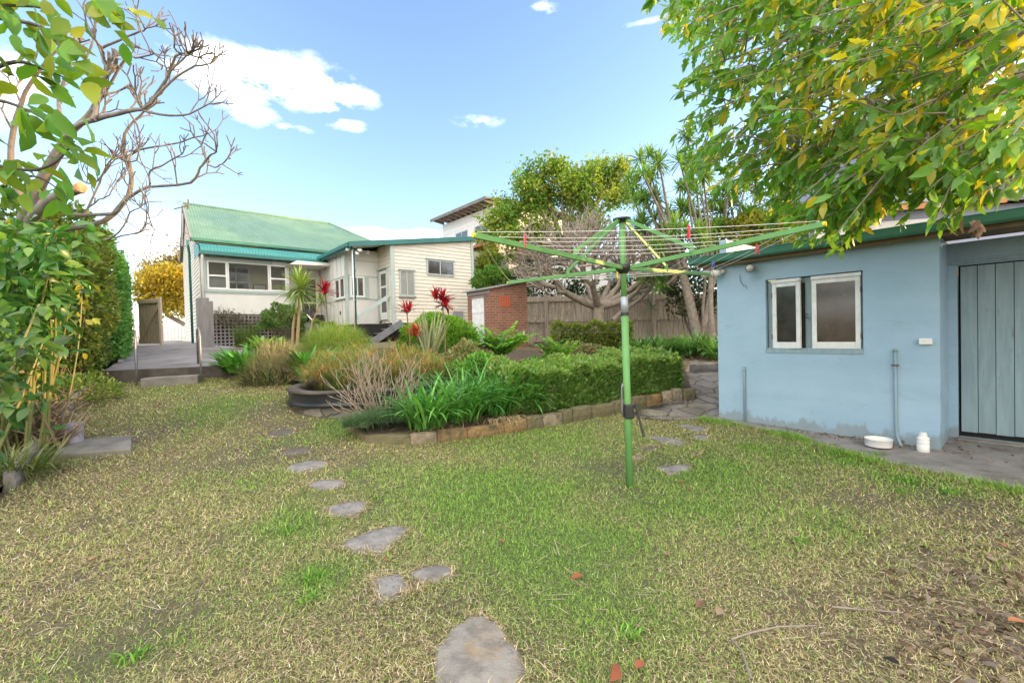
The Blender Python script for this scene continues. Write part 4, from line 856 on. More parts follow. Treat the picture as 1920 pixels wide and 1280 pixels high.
# ------------------------------------------------------------------ pond: black liner rim on a low stone base
pc = np.array([-2.72, 8.05, .24]); pd = thing('garden_pond', 'round raised pond with black liner rim on a low stone base', 'pond', pc)
b = MB()
n = 44; prof = [(1.24, -.1), (1.23, .03), (1.21, .15), (1.19, .20)]
rnd_ = [1+.012*math.sin(i*1.7)+random.uniform(-.006, .006) for i in range(n)]
V = []; 
for r, z in prof:
    for i in range(n): a = 2*math.pi*i/n; V.append((r*rnd_[i]*math.cos(a), r*rnd_[i]*math.sin(a), z+random.uniform(-.008, .008)))
obj('stone_base', V, [(j*n+i, j*n+(i+1) % n, (j+1)*n+(i+1) % n, (j+1)*n+i) for j in range(3) for i in range(n)], crazy_mat(), pd)
def ring(name, prof, m, wob=.01):
    V = []
    for r, z in prof:
        for i in range(n*2):
            a = math.pi*i/n; k = 1+wob*math.sin(a*5+1)+wob*.6*math.sin(a*13); V.append((r*k*math.cos(a), r*k*math.sin(a), z+wob*math.sin(a*7)*.8))
    N2 = n*2; return obj(name, V, [(j*N2+i, j*N2+(i+1) % N2, (j+1)*N2+(i+1) % N2, (j+1)*N2+i) for j in range(len(prof)-1) for i in range(N2)], m, pd, smooth=True)
ring('liner', [(1.20, .16), (1.29, .18), (1.30, .21), (1.27, .225), (1.27, .25), (1.265, .37), (1.285, .40), (1.30, .405)], M_black)
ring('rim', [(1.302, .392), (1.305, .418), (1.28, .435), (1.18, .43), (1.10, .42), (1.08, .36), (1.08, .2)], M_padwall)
b = MB(); b.lathe([(1.09, .345), (1.09, .35)], (0, 0, 0), 40); b.build('water', mat('dark_pond_water', (.012, .014, .01), (.02, .02, .012), 3, .08, .02), pd)
# ------------------------------------------------------------------ lawn
def pip(X, Y, poly):
    poly = np.array(poly)[:, :2]; ins = np.zeros(len(X), bool); j = len(poly)-1
    for i in range(len(poly)):
        a, c = poly[i], poly[j]
        k = ((a[1] > Y) != (c[1] > Y)) & (X < (c[0]-a[0])*(Y-a[1])/(c[1]-a[1]+1e-12)+a[0]); ins ^= k; j = i
    return ins
_k = rng.normal(size=(24, 2)); _ph = rng.random(24)*6.28
def nz(X, Y, f=1.):
    s = 0
    for i in range(24):
        q = _k[i]*(1+i*.35)*f; s = s+np.sin(X*q[0]+Y*q[1]+_ph[i])/(1+i*.12)
    return s/6.
GREENS = [(930, 930, .95, 1.), (1010, 1040, .6, 1.), (870, 900, .6, .8), (1090, 1010, .5, .8), (1010, 830, 1.3, .6), (1330, 890, .8, .8), (1480, 850, .7, .75), (1260, 950, .6, .75), (1150, 1150, .35, .7), (1050, 1120, .3, .8), (600, 1090, .22, .8), (560, 985, .35, .8), (420, 765, .8, .75), (640, 800, .55, .9), (690, 895, .55, .7), (1540, 980, .5, .5),
          (1620, 865, .5, .8), (1720, 900, .5, .7), (900, 1090, .3, .5), (560, 830, .5, .5), (330, 730, .7, .35), (1400, 1000, .5, .45), (150, 1250, .2, .4), (300, 1200, .3, .4), (850, 975, .5, .7), (1100, 900, .6, .6), (960, 1180, .15, .5), (490, 900, .5, .35)]
GP = [(*G(x, y)[:2], r, s) for x, y, r, s in GREENS]
def green(X, Y):
    g_ = np.zeros(len(X))
    for x, y, r, s in GP: g_ = np.maximum(g_, s*np.exp(-((X-x)**2+(Y-y)**2)/(r*r)*.8))
    return np.clip(g_+.30*nz(X, Y, 1.6)+.12*nz(X, Y, 5)+.13, 0, 1)
BARE = [(1850, 1180, .35), (1900, 1000, .35), (1600, 1230, .2), (1160, 880, .5), (460, 870, .4), (280, 810, .55), (560, 850, .4), (1780, 940, .4), (620, 850, .4), (540, 805, .5), (500, 770, .5), (1250, 870, .4), (700, 1120, .14), (1000, 1220, .1), (320, 1160, .2), (110, 1100, .2)]
BARE += [(330, 800, .3), (250, 830, .35), (680, 870, .3), (520, 840, .35), (430, 850, .25), (640, 905, .25), (690, 960, .2), (1180, 930, .3), (1700, 1150, .25), (1760, 1060, .3), (1500, 1130, .15), (850, 1130, .12), (980, 1180, .12), (60, 1180, .2), (200, 1220, .15), (420, 1010, .2), (180, 980, .2), (1620, 940, .3)]
BP = [(*G(x, y)[:2], r) for x, y, r in BARE]
def bare(X, Y):
    g_ = np.zeros(len(X))
    for x, y, r in BP: g_ = np.maximum(g_, np.exp(-((X-x)**2+(Y-y)**2)/(r*r)))
    return g_
yardpoly = [p[:2] for p in YARD]; strippoly = [sw(-.25, .3)[:2], sw(-.2, -.18)[:2], sw(.5, -.26)[:2], sw(1.2, -.38)[:2], sw(1.6, -.66)[:2], sw(2.2, -.92)[:2], sw(3.2, -1.14)[:2], sw(7, -1.25)[:2], sw(7, 6)[:2], sw(0, 6)[:2]]
crazyp = [WZ(1185, 775, .05)[:2], WZ(1290, 785, .04)[:2], sw(-.05, -.25)[:2], sw(0, .6)[:2], sw(-.4, 6)[:2], (3.9, 12), (3.6, 9.7), WZ(1312, 745, .2)[:2]]
sidep = [(-4.72, 3.9), (-6.15, 5.72), (-7.65, 7.6), (-8.9, 9.3), (-13.4, 15), (-19, 14), (-16, 3), (-9, 0), (-5.2, .5), (-4.2, 2.2)]
def lawn_pts(n, dens):
    X = rng.uniform(-9, 7.5, n); Y = rng.uniform(.4, 11.5, n); r = np.hypot(X, Y)
    k = rng.random(n) < dens(r)
    k &= np.abs(X) < 1.25*Y+1.8
    X, Y, r = X[k], Y[k], r[k]
    bad = pip(X, Y, bed) | pip(X, Y, yardpoly) | pip(X, Y, strippoly) | pip(X, Y, sidep) | (np.hypot(X-pc[0], Y-pc[1]) < 1.3)
    bad |= pip(X, Y, crazyp) & (rng.random(len(X)) < .94)
    for cx, cy, pl in STONES:
        nearm = np.hypot(X-cx, Y-cy) < 1.2
        if nearm.any():
            j = np.where(nearm)[0]; bad[j] |= pip(X[j], Y[j], pl)
    X, Y, r = X[~bad], Y[~bad], r[~bad]
    return X, Y, r
CG = [(.21, .40, .06), (.30, .47, .09), (.15, .31, .05), (.36, .47, .12)]
CD = [(.66, .52, .33), (.50, .385, .225), (.80, .68, .48), (.27, .195, .12), (.56, .465, .26)]
CO = [(.37, .41, .125), (.44, .43, .165), (.29, .34, .10), (.48, .43, .20)]
ch = []
X, Y, r = lawn_pts(2500000, lambda r: np.clip((2.2/np.maximum(r, .5))**1.3, 0, 1))
br_ = np.clip(bare(X, Y)*.85+.30*nz(X*1.7+9, Y*1.7, 3)-.14, 0, 1); gk = green(X, Y)
k = rng.random(len(X)) > br_*.85; X, Y, r, gk = X[k], Y[k], r[k], gk[k]; n = len(X)
isg = rng.random(n) < gk**1.25
u = rng.random(n)
cols = np.where(isg[:, None], pal(n, CG, .3), np.where((u < .36+.3*gk)[:, None], pal(n, CO, .32), pal(n, CD, .36)))
dry = ~isg & (u >= .36+.3*gk)
lod = np.maximum(1, r/2.6)
el_ = np.where(dry, rng.uniform(-.05, .75, n), rng.uniform(.35, 1.35, n)); L_ = np.where(dry, rng.uniform(.018, .046, n), rng.uniform(.016, .036, n))*np.minimum(lod, 1.5)
ch.append(ribbons(np.column_stack([X, Y, gz(X, Y)+.002+rng.random(n)*.012]), rng.uniform(0, 6.28, n), el_, L_, rng.uniform(.0018, .0046, n)*lod, rng.uniform(.2, 1.3, n), cols, 2, 'grass'))
# straw fringe round the stones, green fringe along the paved strip
fr_ = []
for cx, cy, pl in STONES:
    pl = np.array(pl); k = 420 if cy < 4.5 else 160; i = rng.integers(0, len(pl), k); u = rng.random((k, 1)); q = pl[i]*(1-u)+pl[(i+1) % len(pl)]*u
    q = q+unit(q-np.array([cx, cy]))*rng.gamma(1.6, .018, (k, 1))-unit(q-np.array([cx, cy]))*.006; fr_.append(q)
q = np.concatenate(fr_); k = len(q)
ch.append(ribbons(np.column_stack([q, gz(q[:, 0], q[:, 1])+.006+.016*rng.random(k)]), rng.uniform(0, 6.28, k), rng.uniform(-.1, .8, k), rng.uniform(.03, .075, k), rng.uniform(.003, .006, k)*np.maximum(1, q[:, 1]/3), rng.uniform(.2, 1.2, k), pal(k, CD+[(.14, .10, .06), (.20, .15, .09)], .25), 2, 'grass'))
ed = [sw(-.2, -.22), sw(.5, -.30), sw(1.2, -.42), sw(1.6, -.72), sw(2.2, -.98), sw(3.2, -1.2), sw(4.5, -1.3)]
k = 9000; s_ = rng.random(k)*6; i = np.minimum(s_.astype(int), 5); u = (s_-i)[:, None]; q = (np.array(ed)[i]*(1-u)+np.array(ed)[i+1]*u)[:, :2]+(rng.normal(size=(k, 1))*.07-.05)*sy[:2]
gg = rng.random(k) < .55+.4*np.sin(s_*4)
ch.append(ribbons(np.column_stack([q, gz(q[:, 0], q[:, 1])+.01]), rng.uniform(0, 6.28, k), np.where(gg, rng.uniform(.5, 1.4, k), rng.uniform(-.1, .6, k)), rng.uniform(.04, .10, k), .008, rng.uniform(.3, 1.4, k), np.where(gg[:, None], pal(k, CG, .2), pal(k, CD+[(.16, .11, .07)], .2)), 2, 'grass'))
for x, y, r_, m_ in ((1402, 838, .07, 60), (1585, 868, .10, 120), (1700, 905, .10, 120), (1690, 925, .06, 60), (1640, 855, .12, 160), (1560, 850, .12, 120), (1780, 925, .08, 80), (1420, 845, .05, 40), (590, 1085, .07, 70), (575, 1130, .05, 50), (540, 1000, .06, 50), (700, 935, .05, 40), (250, 1240, .06, 50), (1500, 1020, .05, 40), (1180, 1190, .05, 40)):
    c = G(x, y); b_ = disc(m_, c, r_); b_[:, 2] = c[2]+.005
    ch.append(ribbons(b_, rng.uniform(0, 6.28, m_), rng.uniform(.3, 1.3, m_), rng.uniform(.03, .075, m_), rng.uniform(.006, .012, m_), rng.uniform(.4, 1.6, m_), pal(m_, [(.14, .32, .04), (.20, .38, .06), (.10, .24, .03)], .25), 3, 'leaf'))
vg = np.array([v.co for v in g.data.vertices]); at_ = g.data.attributes.new('col', 'FLOAT_COLOR', 'POINT'); gv = np.clip(green(vg[:, 0], vg[:, 1]), 0, 1)*.85
at_.data.foreach_set('color', np.column_stack([gv, np.clip(bare(vg[:, 0], vg[:, 1])*.8, 0, 1), gv, np.ones(len(gv))]).astype(np.float32).ravel())
o = np_mesh('grass', ch, M_grass); tag(o, 'patchy lawn of green and straw coloured grass', 'grass', kind='stuff')
# loose straw, twigs
X, Y, r = lawn_pts(9000, lambda r: np.clip((2.5/np.maximum(r, .5))**1.2, 0, 1)); n = len(X)
o = np_mesh('straw_litter', [ribbons(np.column_stack([X, Y, gz(X, Y)+.018+rng.random(n)*.012]), rng.uniform(0, 6.28, n), rng.uniform(-.06, .12, n), rng.gamma(3, .028, n), .0032*np.maximum(1, r/3), rng.uniform(-.2, .3, n), pal(n, [(.50, .41, .26), (.40, .33, .20), (.26, .2, .14), (.58, .5, .36)], .15), 4, 'stem')], M_dry)
tag(o, 'loose dry straws and stalks strewn over the lawn', 'straw', kind='stuff')
# leaf litter under the big tree and along the shed
n = 620; px_ = np.column_stack([rng.normal(1830, 110, n), rng.normal(1130, 95, n)]); pts = np.array([G(*q) for q in px_ if q[1] > 930]); m_ = len(pts)
pts2 = np.array([sw(rng.uniform(-.1, 2.4), -abs(rng.normal(0, .13))-.02, .03) for _ in range(260)]); pts3 = np.array([sw(rng.uniform(2.6, 4), rng.uniform(-.3, .65), .03) for _ in range(60)])
pts2 = np.concatenate([pts2, pts3])
allp = np.concatenate([pts, pts2]); n = len(allp)
ax_ = rdir(n)*np.array([1, 1, .25])
o = np_mesh('leaf_litter', [leaves(T_oval, allp+np.array([0, 0, .018]), ax_, np.r_[rng.uniform(.02, .062, m_), rng.uniform(.02, .06, n-m_)], pal(n, [(.16, .105, .07), (.22, .15, .10), (.10, .065, .045), (.27, .20, .14), (.20, .165, .14)], .2))], M_dry)
tag(o, 'brown leaf litter in the lawn corner and along the shed foot', 'leaf litter', kind='stuff')
tw = []
for pts in ([(1410, 1290), (1392, 1240), (1372, 1212), (1405, 1203), (1460, 1190), (1530, 1188)], [(1560, 1152), (1600, 1155), (1690, 1163)]):
    P_ = np.array([G(*q)+np.array([0, 0, .035]) for q in pts]); tw.append((P_, np.linspace(.006, .0035, len(P_))))
    o = np_mesh('fallen_twig', tubes(tw[-1:], 6), M_bark); tag(o, 'long bent grey twig lying on the lawn' if len(pts) > 4 else 'short straight grey twig lying on the lawn', 'twig')
for x, y, s, c_ in ((1092, 1090, .075, (.28, .10, .05)), (945, 1027, .06, (.42, .15, .08)), (1160, 1262, .10, (.26, .09, .05)), (1192, 1272, .07, (.30, .11, .06)), (1255, 1053, .06, (.30, .18, .11)), (1272, 912, .06, (.18, .08, .05)), (1290, 922, .05, (.22, .10, .06)), (1000, 862, .06, (.40, .17, .09)), (1025, 835, .05, (.38, .17, .09)),
                    (170, 1060, .08, (.42, .24, .13)), (95, 1060, .05, (.45, .30, .20)), (720, 1062, .05, (.36, .14, .08)), (1890, 1178, .09, (.42, .18, .09)), (1885, 1035, .08, (.40, .17, .09)), (1688, 1262, .06, (.03, .03, .025)), (1345, 1165, .08, (.30, .22, .15)), (1320, 1140, .08, (.24, .13, .09)), (1130, 872, .04, (.4, .2, .1)), (275, 1055, .06, (.35, .2, .12))):
    p = G(x, y)+np.array([0, 0, .035]); a = rng.uniform(0, 6.28)
    o = np_mesh('fallen_leaf', [leaves(T_oval, [p], [(math.cos(a), math.sin(a), .15)], s, c_, upj=.35)], M_dry, smooth=True)
    if c_[0] < .1: tag(o, 'black fallen leaf near the brown leaf litter', 'leaf')
    else: tag(o, 'curled brown fallen leaf lying on the lawn', 'leaf', 'fallen leaves on the lawn')
# ------------------------------------------------------------------ plants
def plant(name, label, cat, chunks, m=None, loc=None, group=None):
    o = np_mesh(name, chunks, m or M_leaf); return tag(o, label, cat, group)
def out_az(b_, c, j=.5): return np.arctan2(b_[:, 1]-c[1], b_[:, 0]-c[0])+rng.normal(size=len(b_))*j
CGRN = [(.06, .16, .03), (.09, .21, .04), (.045, .12, .025), (.13, .25, .05)]
CDK = [(.03, .085, .02), (.045, .115, .028), (.06, .14, .03)]
CYG = [(.17, .26, .04), (.12, .22, .035), (.22, .28, .05)]
CSTR = [(.46, .36, .20), (.36, .27, .15), (.28, .20, .11), (.52, .44, .28)]
def strap_clump(name, label, cat, c, rx, n, L, w, cols, el=(.7, 1.45), droop=(.7, 1.9), ry=None, ang=0, dead=0, m=None, jit=.6, fold=.3, group=None, k=6):
    b_ = disc(n, c, rx, ry, ang); Ls = rng.uniform(*L, n)
    chs = [ribbons(b_, out_az(b_, c, jit), rng.uniform(*el, n), Ls, rng.uniform(*w, n), rng.uniform(*droop, n), pal(n, cols, .16), k, 'strap', fold)]
    if dead:
        b2 = disc(dead, c, rx*1.02, ry and ry*1.02, ang); chs.append(ribbons(b2, out_az(b2, c, .9), rng.uniform(-.1, .6, dead), rng.uniform(L[0]*.4, L[0]*.8, dead), .012, rng.uniform(.3, 1.2, dead), pal(dead, CSTR, .2), 4, 'strap'))
    return plant(name, label, cat, chs, m or M_gloss, group=group)
def kp(px_, py_, off, z=None):  # a point in the hedge bed
    p = G(px_, py_); return np.array([p[0]-off*.43, p[1]+off*.9, p[2]+.14 if z is None else z])
gA = 'agapanthus clumps along the sandstone kerb'
for px_, py_, s, lab in ((815, 830, .9, 'blue green agapanthus clump beside the dead twiggy shrub'), (880, 815, 1.05, 'dark green agapanthus clump with broad arching leaves, in the middle of its row'), (950, 800, 1.0, 'agapanthus clump with dry stubble hanging over the kerb'), (1000, 792, .95, 'small agapanthus clump merging into the low hedge')):
    c = kp(px_, py_, .42); strap_clump('agapanthus', lab, 'agapanthus', c, .30*s, int(190*s), (.55*s, 1.05*s), (.026, .044), [(.08, .26, .04), (.13, .36, .06), (.19, .43, .08), (.07, .20, .05)], (.85, 1.52), (.6, 2.0), dead=60, jit=.7, group=gA)
c = kp(955, 808, .12); n = 150; b_ = disc(n, c, .34, .10, .44); b_[:, 2] += .05
plant('dry_stubble', 'fringe of dry leaf bases draped over the sandstone kerb', 'dry leaves', [ribbons(b_, -1.2+rng.normal(size=n)*.5, rng.uniform(-.2, .5, n), rng.uniform(.15, .32, n), .008, rng.uniform(1., 2.2, n), pal(n, CSTR, .2), 5, 'strap')], M_dry)
def leafball(name, label, c, rx, ry, rz, n, size, cols, cat='bush', tpl=T_far, lump=.12, m=None, topc=None, full=False, group=None, twigs=True, upw=.4):
    d = rdir(n);
    if not full: d[:, 2] = np.abs(d[:, 2])*1.0-.15
    d = unit(d); q = 1+lump*np.sin(d[:, 0]*7+c[0])*np.sin(d[:, 1]*6+1)+lump*np.sin(d[:, 2]*9+d[:, 0]*5); q *= 1-np.abs(rng.normal(0, .10, n))
    P_ = np.asarray(c)+d*q[:, None]*np.array([rx, ry, rz])
    cc = pal(n, cols, .2)
    if topc is not None: w_ = np.clip(d[:, 2:3]*1.3, 0, 1)*rng.random((n, 1)); cc = cc*(1-w_)+pal(n, topc, .15)*w_
    t_ = thing(name, label, cat, (c[0], c[1], float(gz(c[0], c[1]))), group=group)
    np_mesh('foliage', [leaves(tpl, P_, unit(d+rdir(n)*.8+np.array([0, 0, upw])), rng.uniform(*size, n), cc)], m or M_leaf, t_)
    g_ = np.array([c[0], c[1], float(gz(c[0], c[1]))]); st = []
    for i in range(26 if twigs else 0):
        e = np.asarray(c)+d[i]*np.array([rx, ry, rz])*.8; st.append(([g_+rng.normal(size=3)*np.array([.1, .1, 0]), (g_+e)/2+rng.normal(size=3)*.08*rx, e], [.022, .014, .006]))
    if st: np_mesh('branch', tubes(st, 5), M_bark2, t_)
    return t_
# low clipped hedge: a few hundred upright sprigs filling a box along the kerb
def hedge_box(name, label, a, c, width, h, n, size, cols, tpl=T_long, z=None, topc=None, m=None, core=True, cat='hedge', wob=.06, axis_up=.8):
    a = np.array(a[:2]); c = np.array(c[:2]); t = unit(c-a); nn = np.array([-t[1], t[0]]); L = np.linalg.norm(c-a)
    u = rng.random(n)*L; v = rng.random(n)*width; q = rng.random(n); hh = h*(1+wob*np.sin(u*5+1)+wob*np.sin(u*11))
    face = rng.random(n)
    v = np.where(face < .42, np.abs(rng.normal(0, .05, n)), v); qz = np.where(face < .42, q, np.where(face < .8, 1-np.abs(rng.normal(0, .06, n)), q))
    u = np.where((face > .92), np.where(rng.random(n) < .5, 0, L)+rng.normal(size=n)*.04, u)
    X = a[0]+t[0]*u+nn[0]*v; Y = a[1]+t[1]*u+nn[1]*v; Z = (gz(X, Y)+.1 if z is None else z)+qz*hh
    axd = rdir(n)*.8+np.array([0, 0, axis_up])-np.r_[nn, 0]*(.5*(v < .1))[:, None]
    cc = pal(n, cols, .2)
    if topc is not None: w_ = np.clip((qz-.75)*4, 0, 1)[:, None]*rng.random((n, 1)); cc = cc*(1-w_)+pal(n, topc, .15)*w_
    t_ = thing(name, label, cat, (a[0], a[1], float(gz(*a))))
    np_mesh('foliage', [leaves(tpl, np.column_stack([X, Y, Z]), axd, rng.uniform(*size, n), cc)], m or M_leaf, t_)
    k = 60; pu = rng.random(k)*L; pv = rng.random(k)*width
    st = []
    for i in range(k):
        p = np.r_[a+t*pu[i]+nn*pv[i], 0]; p[2] = float(gz(p[0], p[1]))+.05; e = p+np.r_[rng.normal(size=2)*.08, h*.8]; st.append(([p, (p+e)/2+np.r_[rng.normal(size=2)*.03, 0], e], [.008, .006, .004]))
    np_mesh('stem', tubes(st, 5, (.2, .15, .1)), M_bark, t_)
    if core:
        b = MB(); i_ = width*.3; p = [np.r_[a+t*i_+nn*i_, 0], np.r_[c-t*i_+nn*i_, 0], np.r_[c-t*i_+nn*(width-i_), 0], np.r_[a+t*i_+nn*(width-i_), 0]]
        z_ = float(gz(*((a+c)/2))) if z is None else z; b.prism([q_+np.array([0, 0, z_-.1]) for q_ in p], (0, 0, h*.72+.05)); b.build('shade_core', M_inner, t_, local=False)
    return t_
M_inner = mat('shaded_inner_foliage', (.03, .045, .015), (.018, .025, .01), 30, .95, .9, .05, 50)  # solid hedge core; the shade among leaves is put into its dark colour
k0, k1 = G(985, 800), G(1304, 752); off = np.array([-.43, .9, 0])*.20
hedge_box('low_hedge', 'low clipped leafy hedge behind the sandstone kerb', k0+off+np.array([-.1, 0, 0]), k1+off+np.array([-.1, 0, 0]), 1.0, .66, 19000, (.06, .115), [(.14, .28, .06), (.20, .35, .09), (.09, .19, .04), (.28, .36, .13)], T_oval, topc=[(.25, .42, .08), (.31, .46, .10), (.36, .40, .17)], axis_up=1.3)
# grey green mondo cushion and the dead twig shrub
c = kp(748, 826, .34); c[2] -= .02; n = 5200; b_ = disc(n, c, .66, .32, .3); b_[:, 2] += .13*(1-((b_[:, 0]-c[0])/.8)**2).clip(0, 1)
plant('mondo_grass', 'low blue green grassy cushion at the corner of the kerb', 'grass plant', [ribbons(b_, rng.uniform(0, 6.28, n), rng.uniform(.5, 1.4, n), rng.uniform(.18, .34, n), .007, rng.uniform(.8, 2.2, n), pal(n, [(.08, .17, .08), (.12, .22, .11), (.06, .125, .06), (.18, .24, .12)], .2), 4, 'grass')])
def fork(p, d, r, L, lev, nb, spread, shr, up, out, rshr=.72, bendj=.12, seg=3):
    pts = [p]; q = np.array(p, float); dd = np.array(d, float)
    for i in range(seg):
        dd = unit(dd+rng.normal(size=3)*bendj+np.array([0, 0, up])); q = q+dd*L/seg; pts.append(q)
    out.append((pts, np.linspace(r, r*rshr**.6, seg+1)))
    if lev == 0: return
    n = nb if isinstance(nb, int) else rng.choice(nb)
    a0 = rng.uniform(0, 6.28); x = unit(np.cross(dd, [.3, .5, .8])); y = np.cross(dd, x)
    for i in range(n):
        a = a0+6.28*i/n+rng.normal()*.3; s = spread*(1+rng.normal()*.25)
        fork(q, unit(dd*math.cos(s)+(x*math.cos(a)+y*math.sin(a))*math.sin(s)), r*rshr, L*shr*(1+rng.normal()*.15), lev-1, nb, spread, shr, up, out, rshr, bendj, seg)
tw = []; c = np.array([*kp(735, 812, .62)[:2], .16])
for i in range(52):
    a = rng.uniform(0, 6.28); e = rng.uniform(.35, 1.3); d = np.array([math.cos(a)*math.cos(e), math.sin(a)*math.cos(e), math.sin(e)])
    fork(c+np.array([math.cos(a), math.sin(a), 0])*rng.uniform(0, .16), d, .010, rng.uniform(.26, .50), 3, [1, 2, 2], .40, .68, .12, tw, .75, .16)
plant('dead_shrub', 'leafless shrub of pale twigs in front of the pond', 'shrub', tubes(tw, 5), mat('pale_dead_twig', (.44, .36, .27), (.30, .23, .165), 20, .85, .1))
# papyrus in the pond: stems with mop heads
c = np.array([pc[0]+.12, pc[1]+.35, .56]); n = 1000; b_ = disc(n, c, 1.14, .95); az_ = out_az(b_, c, .5); el_ = rng.uniform(1.0, 1.5, n); L_ = rng.uniform(.45, .88, n)*(1-.34*(((b_[:, 0]-c[0])**2+(b_[:, 1]-c[1])**2)/1.1)); dr_ = rng.uniform(.1, 1.5, n)
pp = thing('papyrus', 'dwarf papyrus with green and rusty mop heads filling the pond', 'papyrus', c)
st = ribbons(b_, az_, el_, L_, .006, dr_, pal(n, [(.10, .18, .04), (.15, .2, .06), (.3, .25, .12)], .2), 4, 'stem')
np_mesh('stem', [st], M_leaf, pp)
tipp = st[0].reshape(n, 5, 2, 3)[:, -1].mean(1); m_ = 20
rust = (rng.random(n) < .40)
hc = np.where(rust[:, None], pal(n, [(.52, .27, .09), (.44, .25, .10), (.55, .34, .13)], .2), pal(n, [(.17, .31, .07), (.13, .26, .06), (.25, .34, .10), (.32, .32, .12)], .2))
np_mesh('mop_head', [ribbons(np.repeat(tipp, m_, 0), rng.uniform(0, 6.28, n*m_), rng.uniform(-.3, 1.4, n*m_), rng.uniform(.11, .25, n*m_), .006, rng.uniform(.3, 1.6, n*m_), np.repeat(hc, m_, 0), 3, 'grass')], M_leaf, pp)
n = 2000; b_ = disc(n, c, 1.08, .86)
np_mesh('dry_blade', [ribbons(b_, rng.uniform(0, 6.28, n), rng.uniform(.4, 1.5, n), rng.uniform(.25, .8, n), .008, rng.uniform(.5, 2, n), pal(n, [(.34, .30, .15), (.14, .27, .06), (.18, .28, .08)], .2), 4, 'grass')], M_dry, pp)
# dry clipped clump, clivias and the other bed plants
def mound(name, label, c, rx, ry, h, n, L, w, cols, cat='shrub', m=None, prof='strap', tip=None, k=4, droop=(.0, .6), out=.8, group=None):
    """blades standing on a dome, pointing outwards"""
    th = rng.uniform(0, 6.28, n); e = np.arcsin(rng.random(n)*.98); q = rng.uniform(.55, 1., n)
    b_ = np.column_stack([c[0]+np.cos(th)*np.cos(e)*rx*q, c[1]+np.sin(th)*np.cos(e)*ry*q, c[2]+np.sin(e)*h*q])
    Ls = rng.uniform(*L, n)
    return plant(name, label, cat, [ribbons(b_, th+rng.normal(size=n)*.5, e*out+rng.normal(size=n)*.35+.1, Ls, rng.uniform(*w, n), rng.uniform(*droop, n), pal(n, cols, .2), k, prof, 0 if w[1] < .012 else .3, tip)], m, group=group)
c = W(518, 712, 9.3); c[2] = .62
mound('dry_bush', 'rounded straw coloured bush with a few green blades behind the pond', c, .62, .5, .86, 4200, (.12, .26), (.005, .012), [(.44, .36, .21), (.52, .43, .27), (.32, .27, .15), (.26, .30, .11)], m=M_dry, prof='grass')
b_ = disc(140, c+np.array([0, -.25, -.02]), .6, .3)
plant('bush_skirt', 'dark green straps and stalks at the foot of the straw coloured bush', 'plant', [ribbons(b_, out_az(b_, c, .8), rng.uniform(.3, 1.4, 140), rng.uniform(.25, .6, 140), .03, rng.uniform(.3, 1.6, 140), pal(140, [(.03, .08, .02), (.05, .11, .03), (.30, .25, .14)], .25), 5, 'leaf', .3)], M_gloss)
gC = 'clivia clumps with glossy straps'
for px_, py_, Y, r, h_, lab in ((455, 700, 9.9, .34, .78, 'bright glossy clivia clump at the edge of the concrete yard'), (500, 655, 10.6, .30, .50, 'yellow green clivia clump rising behind the straw coloured bush'), (590, 690, 9.6, .38, .75, 'deep green clivia clump between the straw bush and the pond')):
    c = W(px_, py_, Y); c[2] = float(gz(c[0], c[1]))+.1
    if py_ == 655: c[2] += .35
    strap_clump('clivia', lab, 'clivia', c, r, 150, (h_*.5, h_*.95), (.07, .105), [(.08, .26, .04), (.12, .36, .06), (.19, .45, .07), (.05, .15, .035)] if py_ != 655 else [(.22, .36, .05), (.16, .32, .05), (.28, .40, .08)], (.7, 1.5), (.3, 1.2), jit=.5, fold=.35, group=gC)
c = W(628, 668, 10.8); c[2] = 1.05
mound('grassy_mound', 'loose mound of fine green grass blades before the porch post', c, .95, .7, .78, 8500, (.15, .34), (.006, .012), [(.18, .34, .08), (.26, .40, .10), (.34, .44, .13), (.44, .40, .18)], prof='grass', droop=(.2, 1.4))
c = W(462, 636, 13.4); c[2] = 1.3
n = 900; b_ = disc(n, c, .30, .22)
plant('reed_clump', 'upright dark green reed clump in front of the lattice', 'reeds', [ribbons(b_, out_az(b_, c, .5), rng.uniform(1.15, 1.55, n), rng.uniform(.5, .78, n), .009, rng.uniform(0, .5, n), pal(n, [(.06, .14, .03), (.09, .17, .04), (.2, .22, .08)], .2), 3, 'grass')])
c0_ = W(583, 618, 13.6); c1_ = W(626, 618, 13.9); c0_[2] = c1_[2] = 1.3
hedge_box('box_hedge', 'small flat topped hedge by the porch wall', c0_, c1_, .4, .62, 1600, (.06, .14), [(.09, .17, .03), (.15, .22, .05), (.2, .26, .06)], z=1.35)
# grey creeper along the verandah foot
n = 1900; u = rng.random(n); c_ = np.array([hw(.35+4.0*q, .2, 0) for q in u]); hgt = 2.40+.22*np.sin(u*13)+rng.normal(size=n)*.11-(u > .52)*rng.random(n)*.95-(u < .5)*(rng.random(n)**2)*.5
c_[:, 2] = hgt; c_[:, :2] += rng.normal(size=(n, 2))*.09-dB[None, :2]*.06
cr = thing('creeper', 'half dead creeper with grey twigs along the foot of the verandah', 'creeper', hw(1.6, .1, 1.4))
np_mesh('foliage', [leaves(T_far, c_, rdir(n), rng.uniform(.05, .11, n), np.where((u > .5)[:, None], pal(n, [(.06, .12, .05), (.09, .15, .07), (.15, .18, .10)], .2), pal(n, [(.24, .20, .17), (.14, .12, .10), (.10, .13, .07)], .2)))], M_leaf, cr)
tw = []
for i in range(150):
    p = hw(rng.uniform(.3, 4.2), .1, rng.uniform(2.05, 2.5)); fork(p, unit(rng.normal(size=3)*np.array([1, .5, .5])+np.array([0, 0, .3])), .007, .16, 2, 2, .5, .8, 0, tw)
np_mesh('twig', tubes(tw, 4), M_bark, cr)
